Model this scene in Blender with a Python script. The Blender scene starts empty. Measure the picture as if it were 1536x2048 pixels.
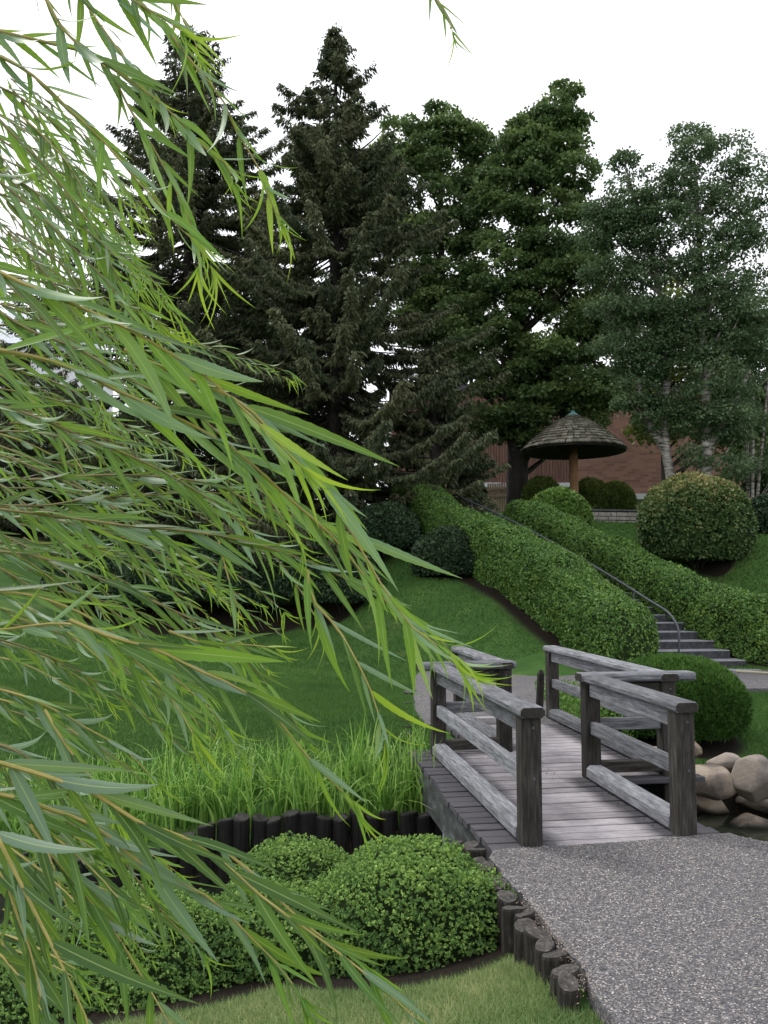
import bpy, math, random
import numpy as np
from mathutils import Vector

# ------------------------------------------------------------------ camera, world, sun, exposure
sc = bpy.context.scene
F, TH, EYE = 1657.0, math.radians(4.7), 1.65
cam_d = bpy.data.cameras.new("camera"); cam = bpy.data.objects.new("camera", cam_d)
sc.collection.objects.link(cam); sc.camera = cam
cam.location = (0, 0, EYE); cam.rotation_euler = (math.radians(90) + TH, 0, 0)
cam_d.sensor_fit = 'VERTICAL'; cam_d.sensor_height = 36.0; cam_d.lens = 36.0 * F / 2048
cam_d.clip_start = 0.05; cam_d.clip_end = 900
SUN_EL, SUN_AZ = math.radians(50), math.radians(310)
w = bpy.data.worlds.new("World"); sc.world = w; w.use_nodes = True
nt = w.node_tree; bg = nt.nodes['Background']
sky = nt.nodes.new('ShaderNodeTexSky'); sky.sky_type = 'NISHITA'; sky.sun_disc = False
sky.sun_elevation = SUN_EL; sky.sun_rotation = SUN_AZ; sky.dust_density = 3
mx = nt.nodes.new('ShaderNodeMix'); mx.data_type = 'RGBA'; mx.inputs[0].default_value = .86
nt.links.new(sky.outputs[0], mx.inputs[6]); mx.inputs[7].default_value = (10.1, 10.2, 10.5, 1)   # cloud layer
nt.links.new(mx.outputs[2], bg.inputs[0]); bg.inputs[1].default_value = .12
sun_d = bpy.data.lights.new("sun", 'SUN'); sun_d.energy = 1.5; sun_d.angle = math.radians(14); sun_d.color = (1, .96, .9)
sun = bpy.data.objects.new("sun", sun_d); sc.collection.objects.link(sun)
sun.rotation_euler = (math.radians(90) - SUN_EL, 0, math.radians(180) - SUN_AZ)
sc.view_settings.view_transform = 'Standard'; sc.view_settings.look = 'None'
sc.view_settings.exposure = .5; sc.view_settings.gamma = 1; sc.view_settings.use_curve_mapping = False
sc.cycles.max_bounces = 6; sc.cycles.transmission_bounces = 4; sc.cycles.diffuse_bounces = 3
sc.cycles.use_adaptive_sampling = True; sc.cycles.adaptive_threshold = .02

# ------------------------------------------------------------------ helpers
rng = np.random.default_rng(11); R = random.Random(5)
def pt(px, py, Y):                      # pixel of the photograph + depth -> world point
    u = (px - 768) / F; v = (1024 - py) / F
    d = np.array([u, math.cos(TH) - v * math.sin(TH), math.sin(TH) + v * math.cos(TH)])
    return d * (Y / d[1]) + np.array([0, 0, EYE])
def gz(px, py, z):
    u = (px - 768) / F; v = (1024 - py) / F
    d = np.array([u, math.cos(TH) - v * math.sin(TH), math.sin(TH) + v * math.cos(TH)])
    return d * ((z - EYE) / d[2]) + np.array([0, 0, EYE])
_w = [(rng.normal(size=3), rng.uniform(0, 6.3)) for _ in range(14)]
def nz(P, s=1.0):                       # smooth cheap noise in -1..1
    P = np.atleast_2d(P) * s; r = 0
    for i, (k, ph) in enumerate(_w): r = r + np.sin(P @ (k * (1 + .35 * i)) + ph) / (1 + .25 * i)
    return r / 5.0
def unit(v): return v / np.maximum(np.linalg.norm(v, axis=-1, keepdims=True), 1e-9)
def col(o): sc.collection.objects.link(o)
def thing(name, label, cat, loc=(0, 0, 0), group=None):
    o = bpy.data.objects.new(name, None); col(o); o.location = loc; o.empty_display_size = .2
    o['label'] = label; o['category'] = cat
    if group: o['group'] = group
    return o
def mesh(name, V, Fc, mat, parent=None, tint=None, smooth=False, kind=None, uv=None):
    """V (n,3) world coords; Fc (m,k) array or list of tuples."""
    V = np.asarray(V, float)
    if parent is not None:
        o0 = np.array(parent.location) if parent.parent is None else np.array(parent.parent.location)
        V = V - o0
    me = bpy.data.meshes.new(name)
    if isinstance(Fc, np.ndarray):
        m, k = Fc.shape
        me.vertices.add(len(V)); me.vertices.foreach_set('co', V.astype(np.float32).ravel())
        me.loops.add(m * k); me.loops.foreach_set('vertex_index', Fc.astype(np.int32).ravel())
        me.polygons.add(m); me.polygons.foreach_set('loop_start', np.arange(0, m * k, k, dtype=np.int32))
        me.polygons.foreach_set('loop_total', np.full(m, k, dtype=np.int32)); me.update(calc_edges=True)
    else:
        me.from_pydata([tuple(p) for p in V], [], Fc); me.update()
    if tint is not None:
        a = me.attributes.new('tint', 'FLOAT', 'POINT'); a.data.foreach_set('value', np.asarray(tint, np.float32))
    if uv is not None:
        a = me.attributes.new('across', 'FLOAT', 'POINT'); a.data.foreach_set('value', np.asarray(uv, np.float32))
    if smooth: me.polygons.foreach_set('use_smooth', np.ones(len(me.polygons), bool))
    if mat: me.materials.append(mat)
    o = bpy.data.objects.new(name, me); col(o)
    if parent is not None: o.parent = parent
    if kind: o['kind'] = kind
    return o
def tag(o, label, cat, group=None):
    o['label'] = label; o['category'] = cat
    if group: o['group'] = group
    return o
def tube(pts, rad, seg=8, cap=True):
    pts = np.asarray(pts, float); n = len(pts); rad = np.broadcast_to(rad, n)
    T = unit(np.gradient(pts, axis=0)); ref = np.array([0, 0, 1.]) if abs(T[0][2]) < .9 else np.array([1., 0, 0])
    V = []
    for i in range(n):
        a = unit(np.cross(T[i], ref)); b = np.cross(T[i], a)
        for k in range(seg):
            t = 2 * math.pi * k / seg; V.append(pts[i] + rad[i] * (a * math.cos(t) + b * math.sin(t)))
    Fc = [(i * seg + k, i * seg + (k + 1) % seg, (i + 1) * seg + (k + 1) % seg, (i + 1) * seg + k) for i in range(n - 1) for k in range(seg)]
    if cap: Fc += [tuple(range(seg))[::-1], tuple((n - 1) * seg + k for k in range(seg))]
    return V, Fc
def join(parts):
    V = []; Fc = []
    for v, f in parts:
        b = len(V); V += list(v); Fc += [tuple(i + b for i in q) for q in f]
    return V, Fc
def smoothline(P, n):
    P = np.asarray(P, float); m = len(P); d = np.r_[0, np.cumsum(np.linalg.norm(np.diff(P, axis=0), axis=1))]
    t = np.linspace(0, d[-1], n); Q = np.empty((n, P.shape[1])); M = np.gradient(P, d, axis=0)
    j = np.clip(np.searchsorted(d, t) - 1, 0, m - 2); h = (d[j + 1] - d[j]); s = ((t - d[j]) / h)[:, None]; h = h[:, None]
    return (2*s**3-3*s**2+1)*P[j] + (s**3-2*s**2+s)*h*M[j] + (-2*s**3+3*s**2)*P[j+1] + (s**3-s**2)*h*M[j+1]
def box(c, ax, ay, az, cham=0.0):
    """box from centre c with half-vectors; cham bevels the edges running along ax."""
    c, ax, ay, az = map(lambda q: np.asarray(q, float), (c, ax, ay, az)); k = cham
    ly, lz = np.linalg.norm(ay), np.linalg.norm(az); ky, kz = 1 - k / ly, 1 - k / lz
    prof = [(-1, -kz), (-ky, -1), (ky, -1), (1, -kz), (1, kz), (ky, 1), (-ky, 1), (-1, kz)]
    n = 8; kx = 1 - min(.5, k * .6 / max(np.linalg.norm(ax), 1e-6))
    V = []
    for e, sc_ in ((-1, .93), (-kx, 1), (kx, 1), (1, .93)):
        if k == 0: sc_ = 1
        for a, b in prof: V.append(c + ax * e + ay * a * sc_ + az * b * sc_)
    Fc = [(i*n+j, i*n+(j+1) % n, (i+1)*n+(j+1) % n, (i+1)*n+j) for i in range(3) for j in range(n)]
    Fc += [tuple(range(n))[::-1], tuple(3 * n + j for j in range(n))]
    return V, Fc

# ------------------------------------------------------------------ materials
def M(name, rough=.8, spec=.3):
    m = bpy.data.materials.new(name); m.use_nodes = True; b = m.node_tree.nodes['Principled BSDF']
    b.inputs['Roughness'].default_value = rough; b.inputs['Specular IOR Level'].default_value = spec
    return m, m.node_tree, b
def N(t, ty, **kw):
    n = t.nodes.new('ShaderNode' + ty)
    for k, v in kw.items():
        if k in n.inputs: n.inputs[k].default_value = v
        else: setattr(n, k, v)
    return n
def ramp(t, stops):
    r = t.nodes.new('ShaderNodeValToRGB'); e = r.color_ramp.elements
    while len(e) < len(stops): e.new(.5)
    for q, (p, c) in zip(e, stops): q.position = p; q.color = (*c, 1)
    return r
def noise(t, scale, detail=4, vec=None, rough=.55):
    n = N(t, 'TexNoise'); n.inputs['Scale'].default_value = scale; n.inputs['Detail'].default_value = detail; n.inputs['Roughness'].default_value = rough
    if vec: t.links.new(vec, n.inputs['Vector'])
    return n
def math_(t, op, a, b=None):
    n = N(t, 'Math', operation=op)
    for i, q in enumerate((a, b)):
        if q is None: continue
        if isinstance(q, (int, float)): n.inputs[i].default_value = q
        else: t.links.new(q, n.inputs[i])
    return n.outputs[0]
def mixc(t, f, a, b, mode='MIX'):
    n = N(t, 'Mix', data_type='RGBA', blend_type=mode)
    for s, q in ((0, f), (6, a), (7, b)):
        if isinstance(q, (int, float)): n.inputs[s].default_value = q
        elif isinstance(q, tuple): n.inputs[s].default_value = (*q, 1)
        else: t.links.new(q, n.inputs[s])
    return n.outputs[2]
def bump(t, b, h, strength=.3, dist=.01):
    n = N(t, 'Bump'); n.inputs['Strength'].default_value = strength; n.inputs['Distance'].default_value = dist
    t.links.new(h, n.inputs['Height']); t.links.new(n.outputs[0], b.inputs['Normal'])
def geo(t): return N(t, 'NewGeometry').outputs['Position']

def foliage(name, stops, transl=.3, clump=1.2, rough=.55, spec=.25, clamp_amt=.45):
    """leaf colour = ramp over per-leaf tint shifted by a slow position noise"""
    m, t, b = M(name, rough, spec)
    a = N(t, 'Attribute', attribute_name='tint'); n = noise(t, clump, 3, geo(t))
    v = math_(t, 'ADD', math_(t, 'MULTIPLY', a.outputs['Fac'], 1 - clamp_amt), math_(t, 'MULTIPLY', n.outputs['Fac'], clamp_amt))
    r = ramp(t, stops); t.links.new(v, r.inputs[0]); t.links.new(r.outputs[0], b.inputs['Base Color'])
    if transl > 0:
        tr = N(t, 'BsdfTranslucent'); t.links.new(mixc(t, .5, r.outputs[0], (.25, .42, .05), 'MIX') if transl > .35 else r.outputs[0], tr.inputs[0])
        ms = N(t, 'MixShader'); ms.inputs[0].default_value = transl
        t.links.new(b.outputs[0], ms.inputs[1]); t.links.new(tr.outputs[0], ms.inputs[2])
        t.links.new(ms.outputs[0], t.nodes['Material Output'].inputs[0])
    return m
def plain(name, stops, scale=6, rough=.8, spec=.25, bs=.3, bd=.01, stretch=None, obj=False):
    m, t, b = M(name, rough, spec)
    vec = geo(t)
    if obj: vec = N(t, 'TexCoord').outputs['Object']
    if stretch:
        mp = N(t, 'Mapping'); mp.inputs['Scale'].default_value = stretch; t.links.new(vec, mp.inputs[0]); vec = mp.outputs[0]
    n = noise(t, scale, 8, vec, .65); r = ramp(t, stops)
    t.links.new(n.outputs[0], r.inputs[0]); t.links.new(r.outputs[0], b.inputs['Base Color']); bump(t, b, n.outputs[0], bs, bd)
    return m

def wood(name, light, mid, dark, grain=(3, 60, 60), wear=False, rough=.85):
    """weathered timber: grain along local X of each piece, dark streaks, checks, damp stains"""
    m, t, b = M(name, rough, .2)
    oi = N(t, 'ObjectInfo'); tc = N(t, 'TexCoord')
    off = N(t, 'VectorMath', operation='SCALE'); t.links.new(oi.outputs['Random'], off.inputs['Scale']); off.inputs[0].default_value = (37, 19, 53)
    ad = N(t, 'VectorMath', operation='ADD'); t.links.new(tc.outputs['Object'], ad.inputs[0]); t.links.new(off.outputs[0], ad.inputs[1])
    mp = N(t, 'Mapping'); mp.inputs['Scale'].default_value = grain; t.links.new(ad.outputs[0], mp.inputs[0])
    g = noise(t, 1.0, 8, mp.outputs[0], .7); s = noise(t, 3.5, 6, ad.outputs[0], .7)
    r = ramp(t, [(.3, dark), (.5, mid), (.72, light)]); t.links.new(g.outputs[0], r.inputs[0])
    c = mixc(t, math_(t, 'MULTIPLY', math_(t, 'SUBTRACT', s.outputs[0], .42), 2.2), r.outputs[0], tuple(q * .45 for q in mid))
    for q in t.nodes:
        if q.type == 'MATH': q.use_clamp = True
    hv = N(t, 'HueSaturation'); t.links.new(c, hv.inputs['Color'])
    t.links.new(math_(t, 'ADD', math_(t, 'MULTIPLY', oi.outputs['Random'], .5), .72), hv.inputs['Value'])
    out = hv.outputs[0]
    if wear:
        a = N(t, 'Attribute', attribute_name='tint')
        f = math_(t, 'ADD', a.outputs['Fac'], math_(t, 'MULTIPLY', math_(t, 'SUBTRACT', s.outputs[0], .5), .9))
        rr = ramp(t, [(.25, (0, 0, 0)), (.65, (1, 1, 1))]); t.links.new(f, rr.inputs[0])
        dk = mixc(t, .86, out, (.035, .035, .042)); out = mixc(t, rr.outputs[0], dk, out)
    t.links.new(out, b.inputs['Base Color']); bump(t, b, g.outputs[0], .5, .004)
    return m
WOODP = wood('weathered_plank', (.46, .43, .44), (.34, .315, .33), (.15, .14, .15), (4, 70, 70), wear=True)
WOODR = wood('weathered_rail', (.33, .34, .37), (.17, .175, .19), (.035, .035, .038), (5, 55, 55))
WOODV = wood('weathered_post', (.085, .080, .072), (.036, .033, .029), (.008, .0075, .007), (5, 50, 50))
WOODE = plain('dark_end_grain', [(.3, (.012, .011, .01)), (.7, (.045, .04, .036))], 30)
BEAM = plain('mossy_beam', [(.3, (.018, .02, .02)), (.55, (.05, .058, .055)), (.75, (.16, .19, .18))], 5, stretch=(1, 1, 2.5), bs=.4)
LOGD = plain('tarred_log', [(.3, (.004, .004, .0045)), (.6, (.014, .012, .011)), (.85, (.045, .036, .03))], 9, stretch=(6, 6, 1), rough=.6, bs=.6)
LOGG = plain('grey_log', [(.3, (.008, .007, .0065)), (.55, (.028, .025, .021)), (.8, (.10, .09, .072))], 12, stretch=(5, 5, .8), bs=.6)
LOGT = plain('log_top', [(.3, (.02, .018, .017)), (.55, (.06, .055, .050)), (.78, (.20, .19, .175))], 45, bs=.8, bd=.005)
PIPE = plain('pale_pipe', [(.3, (.35, .38, .42)), (.7, (.55, .58, .62))], 8)
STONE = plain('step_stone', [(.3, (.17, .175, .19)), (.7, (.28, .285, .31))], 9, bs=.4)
RISER_SHADE = plain('shaded_riser_face', [(.3, (.022, .023, .026)), (.7, (.075, .077, .085))], 12, bs=.7)  # rough riser faces; shade beside the sky-lit treads is put into the colour
METAL = plain('rail_metal', [(.3, (.045, .05, .06)), (.7, (.09, .10, .12))], 20, rough=.4, spec=.5, bs=.05)
BARK = plain('dark_bark', [(.3, (.012, .010, .009)), (.7, (.05, .042, .036))], 8, stretch=(3, 3, .6), bs=.8, bd=.03)
TWIG = plain('willow_twig', [(.3, (.22, .20, .05)), (.7, (.38, .30, .10))], 12, rough=.5, bs=.1)
TWIGB = plain('willow_branch', [(.3, (.13, .10, .04)), (.7, (.22, .19, .07))], 12, rough=.55, bs=.1)
SOIL = plain('bark_mulch', [(.3, (.008, .006, .005)), (.7, (.045, .032, .024))], 40, bs=.8, bd=.03)
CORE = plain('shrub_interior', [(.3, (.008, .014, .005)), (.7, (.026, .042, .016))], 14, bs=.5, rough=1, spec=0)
GZPOST = plain('cedar_post', [(.3, (.16, .08, .04)), (.7, (.36, .20, .11))], 7, stretch=(4, 4, .5), bs=.3)
COPPER = plain('copper_cap', [(.3, (.10, .22, .22)), (.7, (.17, .33, .32))], 7, rough=.5)
SHING = None
def shingle_mat():
    m, t, b = M('cedar_shingle', .9, .15); oi = N(t, 'ObjectInfo'); n = noise(t, 14, 6, geo(t), .7)
    v = math_(t, 'ADD', math_(t, 'MULTIPLY', oi.outputs['Random'], .35), math_(t, 'MULTIPLY', n.outputs[0], .65))
    r = ramp(t, [(.25, (.07, .066, .052)), (.5, (.15, .14, .11)), (.8, (.32, .30, .25))]); t.links.new(v, r.inputs[0])
    t.links.new(r.outputs[0], b.inputs['Base Color']); bump(t, b, n.outputs[0], .5, .01); return m
SHING = shingle_mat()
WALLS = plain('wall_stone', [(.3, (.16, .145, .125)), (.55, (.30, .28, .25)), (.75, (.44, .42, .39))], 3.2, bs=.6, bd=.02)
MORT = plain('wall_joint', [(.3, (.03, .028, .026)), (.7, (.07, .065, .06))], 12)
def birch_mat():
    m, t, b = M('birch_bark', .7, .2); mp = N(t, 'Mapping'); mp.inputs['Scale'].default_value = (2.5, 2.5, 9); t.links.new(geo(t), mp.inputs[0])
    n = noise(t, 1.4, 6, mp.outputs[0], .65); r = ramp(t, [(.38, (.03, .026, .024)), (.48, (.22, .20, .18)), (.65, (.48, .45, .42))]); t.links.new(n.outputs[0], r.inputs[0])
    t.links.new(r.outputs[0], b.inputs['Base Color']); return m
BIRCH = birch_mat()
def brick_mat():
    m, t, b = M('brick_masonry', .9, .15); tc = N(t, 'TexCoord'); mp = N(t, 'Mapping'); mp.inputs['Rotation'].default_value = (math.radians(90), 0, 0)
    t.links.new(tc.outputs['Object'], mp.inputs[0]); br = N(t, 'TexBrick'); t.links.new(mp.outputs[0], br.inputs['Vector'])
    for k, v in (('Scale', 1.0), ('Mortar Size', .010), ('Brick Width', .42), ('Row Height', .14), ('Bias', -.15)): br.inputs[k].default_value = v
    br.inputs['Color1'].default_value = (.36, .19, .15, 1); br.inputs['Color2'].default_value = (.19, .095, .08, 1); br.inputs['Mortar'].default_value = (.26, .20, .17, 1)
    n = noise(t, 1.1, 6, geo(t)); c = mixc(t, math_(t, 'MULTIPLY', n.outputs[0], .35), br.outputs[0], (.36, .20, .16))
    t.links.new(c, b.inputs['Base Color']); bump(t, b, br.outputs['Fac'], -.3, .01); return m
BRICK = brick_mat()
SIDING = plain('brown_siding', [(.3, (.12, .06, .05)), (.7, (.25, .14, .115))], 3, stretch=(4, 4, .4))
CREAM = plain('cream_wall', [(.3, (.34, .31, .20)), (.7, (.46, .42, .29))], 3)
WHITE = plain('white_flashing', [(.3, (.55, .57, .6)), (.7, (.75, .77, .8))], 6)
ROOFD = plain('dark_coping', [(.3, (.06, .06, .07)), (.7, (.12, .12, .13))], 6)
FENCE = plain('fence_wood', [(.3, (.24, .18, .13)), (.7, (.42, .33, .25))], 9)
GLASS, _t, _b = M('window_glass', .08, .5); _b.inputs['Base Color'].default_value = (.03, .035, .04, 1)

def asphalt():
    m, t, b = M('exposed_aggregate', .8, .3); p = geo(t)
    v1 = N(t, 'TexVoronoi'); v1.inputs['Scale'].default_value = 95; t.links.new(p, v1.inputs['Vector'])
    v2 = N(t, 'TexVoronoi'); v2.inputs['Scale'].default_value = 160; t.links.new(p, v2.inputs['Vector'])
    sp = N(t, 'SeparateColor'); t.links.new(v1.outputs['Color'], sp.inputs[0]); s2 = N(t, 'SeparateColor'); t.links.new(v2.outputs['Color'], s2.inputs[0])
    r1 = ramp(t, [(.3, (.045, .044, .050)), (.6, (.088, .086, .095)), (.8, (.15, .14, .138)), (.93, (.36, .33, .31))]); t.links.new(sp.outputs[0], r1.inputs[0])
    r2 = ramp(t, [(.3, (.05, .05, .056)), (.7, (.12, .115, .12)), (.95, (.28, .265, .26))]); t.links.new(s2.outputs[1], r2.inputs[0])
    c = mixc(t, .5, r1.outputs[0], r2.outputs[0]); n = noise(t, 1.6, 5, p)
    c = mixc(t, math_(t, 'MULTIPLY', math_(t, 'SUBTRACT', n.outputs[0], .45), 1.2), c, (.075, .075, .085)); t.nodes[-1].clamp_factor = True
    t.links.new(c, b.inputs['Base Color']); h = math_(t, 'ADD', v1.outputs['Distance'], v2.outputs['Distance']); bump(t, b, h, -.9, .008)
    return m
ASPH = asphalt()
def ground_mat():
    m, t, b = M('lawn_ground', .95, .1); p = geo(t); a = N(t, 'Attribute', attribute_name='tint')
    n = noise(t, 1.1, 6, p, .65); n2 = noise(t, 55, 4, p, .7)
    v = math_(t, 'ADD', math_(t, 'MULTIPLY', n.outputs[0], .65), math_(t, 'MULTIPLY', n2.outputs[0], .35))
    r = ramp(t, [(.30, (.022, .056, .014)), (.5, (.045, .100, .024)), (.70, (.088, .150, .036))]); t.links.new(v, r.inputs[0])
    s = ramp(t, [(.35, (.006, .005, .004)), (.6, (.020, .015, .011)), (.75, (.04, .03, .021))]); t.links.new(n2.outputs[0], s.inputs[0])
    n3 = noise(t, .55, 5, p, .7); pr = ramp(t, [(.56, (0, 0, 0)), (.72, (1, 1, 1))]); t.links.new(n3.outputs[0], pr.inputs[0])
    patched = mixc(t, math_(t, 'MULTIPLY', pr.outputs[0], .55), r.outputs[0], (.085, .085, .035))
    f = math_(t, 'ADD', a.outputs['Fac'], math_(t, 'MULTIPLY', math_(t, 'SUBTRACT', n2.outputs[0], .5), .5))
    fr = ramp(t, [(.42, (0, 0, 0)), (.58, (1, 1, 1))]); t.links.new(f, fr.inputs[0])
    t.links.new(mixc(t, fr.outputs[0], patched, s.outputs[0]), b.inputs['Base Color']); bump(t, b, n2.outputs[0], .5, .02); return m
GROUND = ground_mat()
def water_mat():
    m, t, b = M('pond_water', .04, .5); b.inputs['IOR'].default_value = 1.33
    n = noise(t, 2.2, 3, geo(t)); r = ramp(t, [(.35, (.010, .014, .010)), (.7, (.026, .030, .020))]); t.links.new(n.outputs[0], r.inputs[0]); t.links.new(r.outputs[0], b.inputs['Base Color'])
    n2 = noise(t, 7, 3, geo(t)); bump(t, b, n2.outputs[0], .12, .02); return m
WATER = water_mat()
def rock_mat():
    m, t, b = M('river_boulder', .75, .25); tc = N(t, 'TexCoord'); oi = N(t, 'ObjectInfo')
    ad = N(t, 'VectorMath', operation='ADD'); t.links.new(tc.outputs['Object'], ad.inputs[0]); t.links.new(oi.outputs['Random'], ad.inputs[1])
    n = noise(t, 2.6, 8, ad.outputs[0], .65); n2 = noise(t, 22, 8, ad.outputs[0], .8)
    r = ramp(t, [(.35, (.06, .05, .042)), (.43, (.24, .18, .135)), (.54, (.46, .37, .27)), (.70, (.58, .51, .41))]); t.links.new(n.outputs[0], r.inputs[0])
    c = mixc(t, math_(t, 'MULTIPLY', n2.outputs[0], .6), r.outputs[0], (.11, .085, .065))
    g = mixc(t, math_(t, 'MULTIPLY', oi.outputs['Random'], .55), c, (.20, .19, .185))
    sz = N(t, 'SeparateXYZ'); t.links.new(geo(t), sz.inputs[0])           # wet, algae-dark foot just above the waterline
    wl = N(t, 'MapRange'); t.links.new(math_(t, 'ADD', sz.outputs[2], math_(t, 'MULTIPLY', n.outputs[0], .06)), wl.inputs[0])
    wl.inputs[1].default_value = -.86; wl.inputs[2].default_value = -.78
    t.links.new(mixc(t, wl.outputs[0], (.022, .022, .018), g), b.inputs['Base Color']); bump(t, b, n2.outputs[0], .6, .03); return m
ROCK = rock_mat()

F_SPRUCE = foliage('spruce_needles', [(.2, (0.041, 0.058, 0.035)), (.5, (0.093, 0.111, 0.060)), (.72, (0.162, 0.169, 0.093)), (.9, (0.230, 0.192, 0.114))], .15, .45, .75, .05)
F_MAPLE = foliage('maple_leaves', [(.2, (0.043, 0.082, 0.030)), (.5, (0.101, 0.162, 0.054)), (.8, (0.242, 0.326, 0.104))], .3, .8)
F_MAPLE2 = foliage('linden_leaves', [(.2, (0.051, 0.094, 0.037)), (.5, (0.116, 0.181, 0.062)), (.8, (0.260, 0.338, 0.110))], .3, .8)
F_BIRCH = foliage('birch_leaves', [(.2, (0.045, 0.081, 0.038)), (.5, (0.095, 0.151, 0.069)), (.8, (0.190, 0.258, 0.134))], .3, .8, .5, .15)
F_YG = foliage('yellow_green_leaves', [(.2, (.05, .09, .02)), (.5, (.12, .16, .035)), (.8, (.24, .25, .07))], .35, .6)
F_HEDGE = foliage('hedge_leaves', [(.15, (0.038, 0.087, 0.022)), (.45, (0.087, 0.182, 0.038)), (.68, (0.174, 0.300, 0.056)), (.86, (0.300, 0.395, 0.087)), (1, (0.379, 0.221, 0.095))], .2, 1.6, .45, .35, .3)
F_BIGS = foliage('bronze_tipped_leaves', [(.15, (.030, .066, .022)), (.5, (.075, .135, .042)), (.74, (.15, .21, .07)), (.9, (.28, .26, .10)), (1, (.36, .24, .12))], .2, 1.6, .45, .3, .12)
F_DARK = foliage('dark_evergreen_leaves', [(.2, (.014, .032, .014)), (.5, (.032, .062, .028)), (.85, (.085, .13, .06))], .1, 1.5, .5, .3)
F_YEW = foliage('clipped_yew', [(.2, (.03, .06, .015)), (.55, (.075, .12, .025)), (.85, (.22, .25, .06))], .15, 1.5, .6, .2, .2)
F_MUGO = foliage('mugo_needles', [(.2, (0.016, 0.045, 0.010)), (.5, (0.042, 0.105, 0.018)), (.85, (0.100, 0.200, 0.035))], .15, 3.0, .6, .2)
F_SPIREA = foliage('spirea_leaves', [(.15, (.030, .075, .024)), (.42, (.085, .175, .05)), (.66, (.19, .33, .08)), (.92, (.36, .52, .13))], .25, 3.0, .5, .25, .22)
F_IRIS = foliage('iris_blades', [(.2, (0.069, 0.166, 0.028)), (.5, (0.166, 0.345, 0.055)), (.85, (0.345, 0.524, 0.124))], .35, 3.0, .45, .3, .2)
F_LAWN = foliage('lawn_blades', [(.2, (0.033, 0.075, 0.018)), (.5, (0.069, 0.152, 0.034)), (.85, (0.129, 0.232, 0.058))], .25, .9, .7, .15, .5)
F_NEAR = foliage('near_lawn_blades', [(.2, (0.091, 0.169, 0.058)), (.45, (0.195, 0.286, 0.104)), (.62, (0.338, 0.390, 0.169)), (.85, (0.676, 0.598, 0.351))], .3, 2.2, .7, .15, .55)
F_WEED = foliage('weed_leaves', [(.2, (.05, .12, .02)), (.8, (.17, .30, .06))], .25, 4, .6)
def willow_mat():
    m, t, b = M('willow_leaf', .5, .35)
    a = N(t, 'Attribute', attribute_name='tint'); u = N(t, 'Attribute', attribute_name='across'); g = N(t, 'NewGeometry')
    r = ramp(t, [(0, (.018, .052, .020)), (.35, (.060, .150, .032)), (.65, (.14, .30, .035)), (1, (.42, .54, .05))]); t.links.new(a.outputs['Fac'], r.inputs[0])
    back = mixc(t, .5, r.outputs[0], (.27, .38, .33))                    # glaucous underside
    side = mixc(t, g.outputs['Backfacing'], r.outputs[0], back)
    vn = noise(t, 9, 3, g.outputs['Position']); side = mixc(t, math_(t, 'MULTIPLY', vn.outputs[0], .3), side, (.05, .11, .03))
    rib = ramp(t, [(.0, (1, 1, 1)), (.055, (1, 1, 1)), (.10, (0, 0, 0))]); t.links.new(math_(t, 'ABSOLUTE', u.outputs['Fac']), rib.inputs[0])
    c = mixc(t, math_(t, 'MULTIPLY', rib.outputs[0], .6), side, (.45, .55, .20)); t.links.new(c, b.inputs['Base Color'])
    tr = N(t, 'BsdfTranslucent'); t.links.new(mixc(t, .55, r.outputs[0], (.42, .62, .05)), tr.inputs[0])
    ms = N(t, 'MixShader'); ms.inputs[0].default_value = .42; t.links.new(b.outputs[0], ms.inputs[1]); t.links.new(tr.outputs[0], ms.inputs[2])
    t.links.new(ms.outputs[0], t.nodes['Material Output'].inputs[0]); return m
WILLOW = willow_mat()

# ------------------------------------------------------------------ terrain
def stair_line():
    x, y, z = (1318 - 768) / F * 15.5, 15.5, .15; P = []; L = 9.0; n = 90; ds = L / n
    for i in range(n + 1):
        P.append((x, y, z)); a = math.radians(25 + 5 * i / n); x -= math.sin(a) * ds; y += math.cos(a) * ds; z += (.45 - .15 * i / n) * ds
    return np.array(P)
SL = stair_line()
def stair_at(s): i = min(max(s / .1, 0), 90); j = int(min(i, 89)); f = i - j; return SL[j] * (1 - f) + SL[j + 1] * f
def side(s, off):                        # point beside the stair's left edge; off>0 to the right
    i = int(min(max(s / .1, 0), 89)); T = SL[i + 1] - SL[i]; T = T[:2] / np.linalg.norm(T[:2]); n = np.array([T[1], -T[0]])
    p = stair_at(s)
    if s < 0: p = p + np.array([T[0] * s, T[1] * s, 0])
    p = p; return np.array([p[0] + n[0] * off, p[1] + n[1] * off, p[2]])
CP = [(x, y, -.06) for x in (1.2, 2.3) for y in (-1, 1, 3, 5)]
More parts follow.
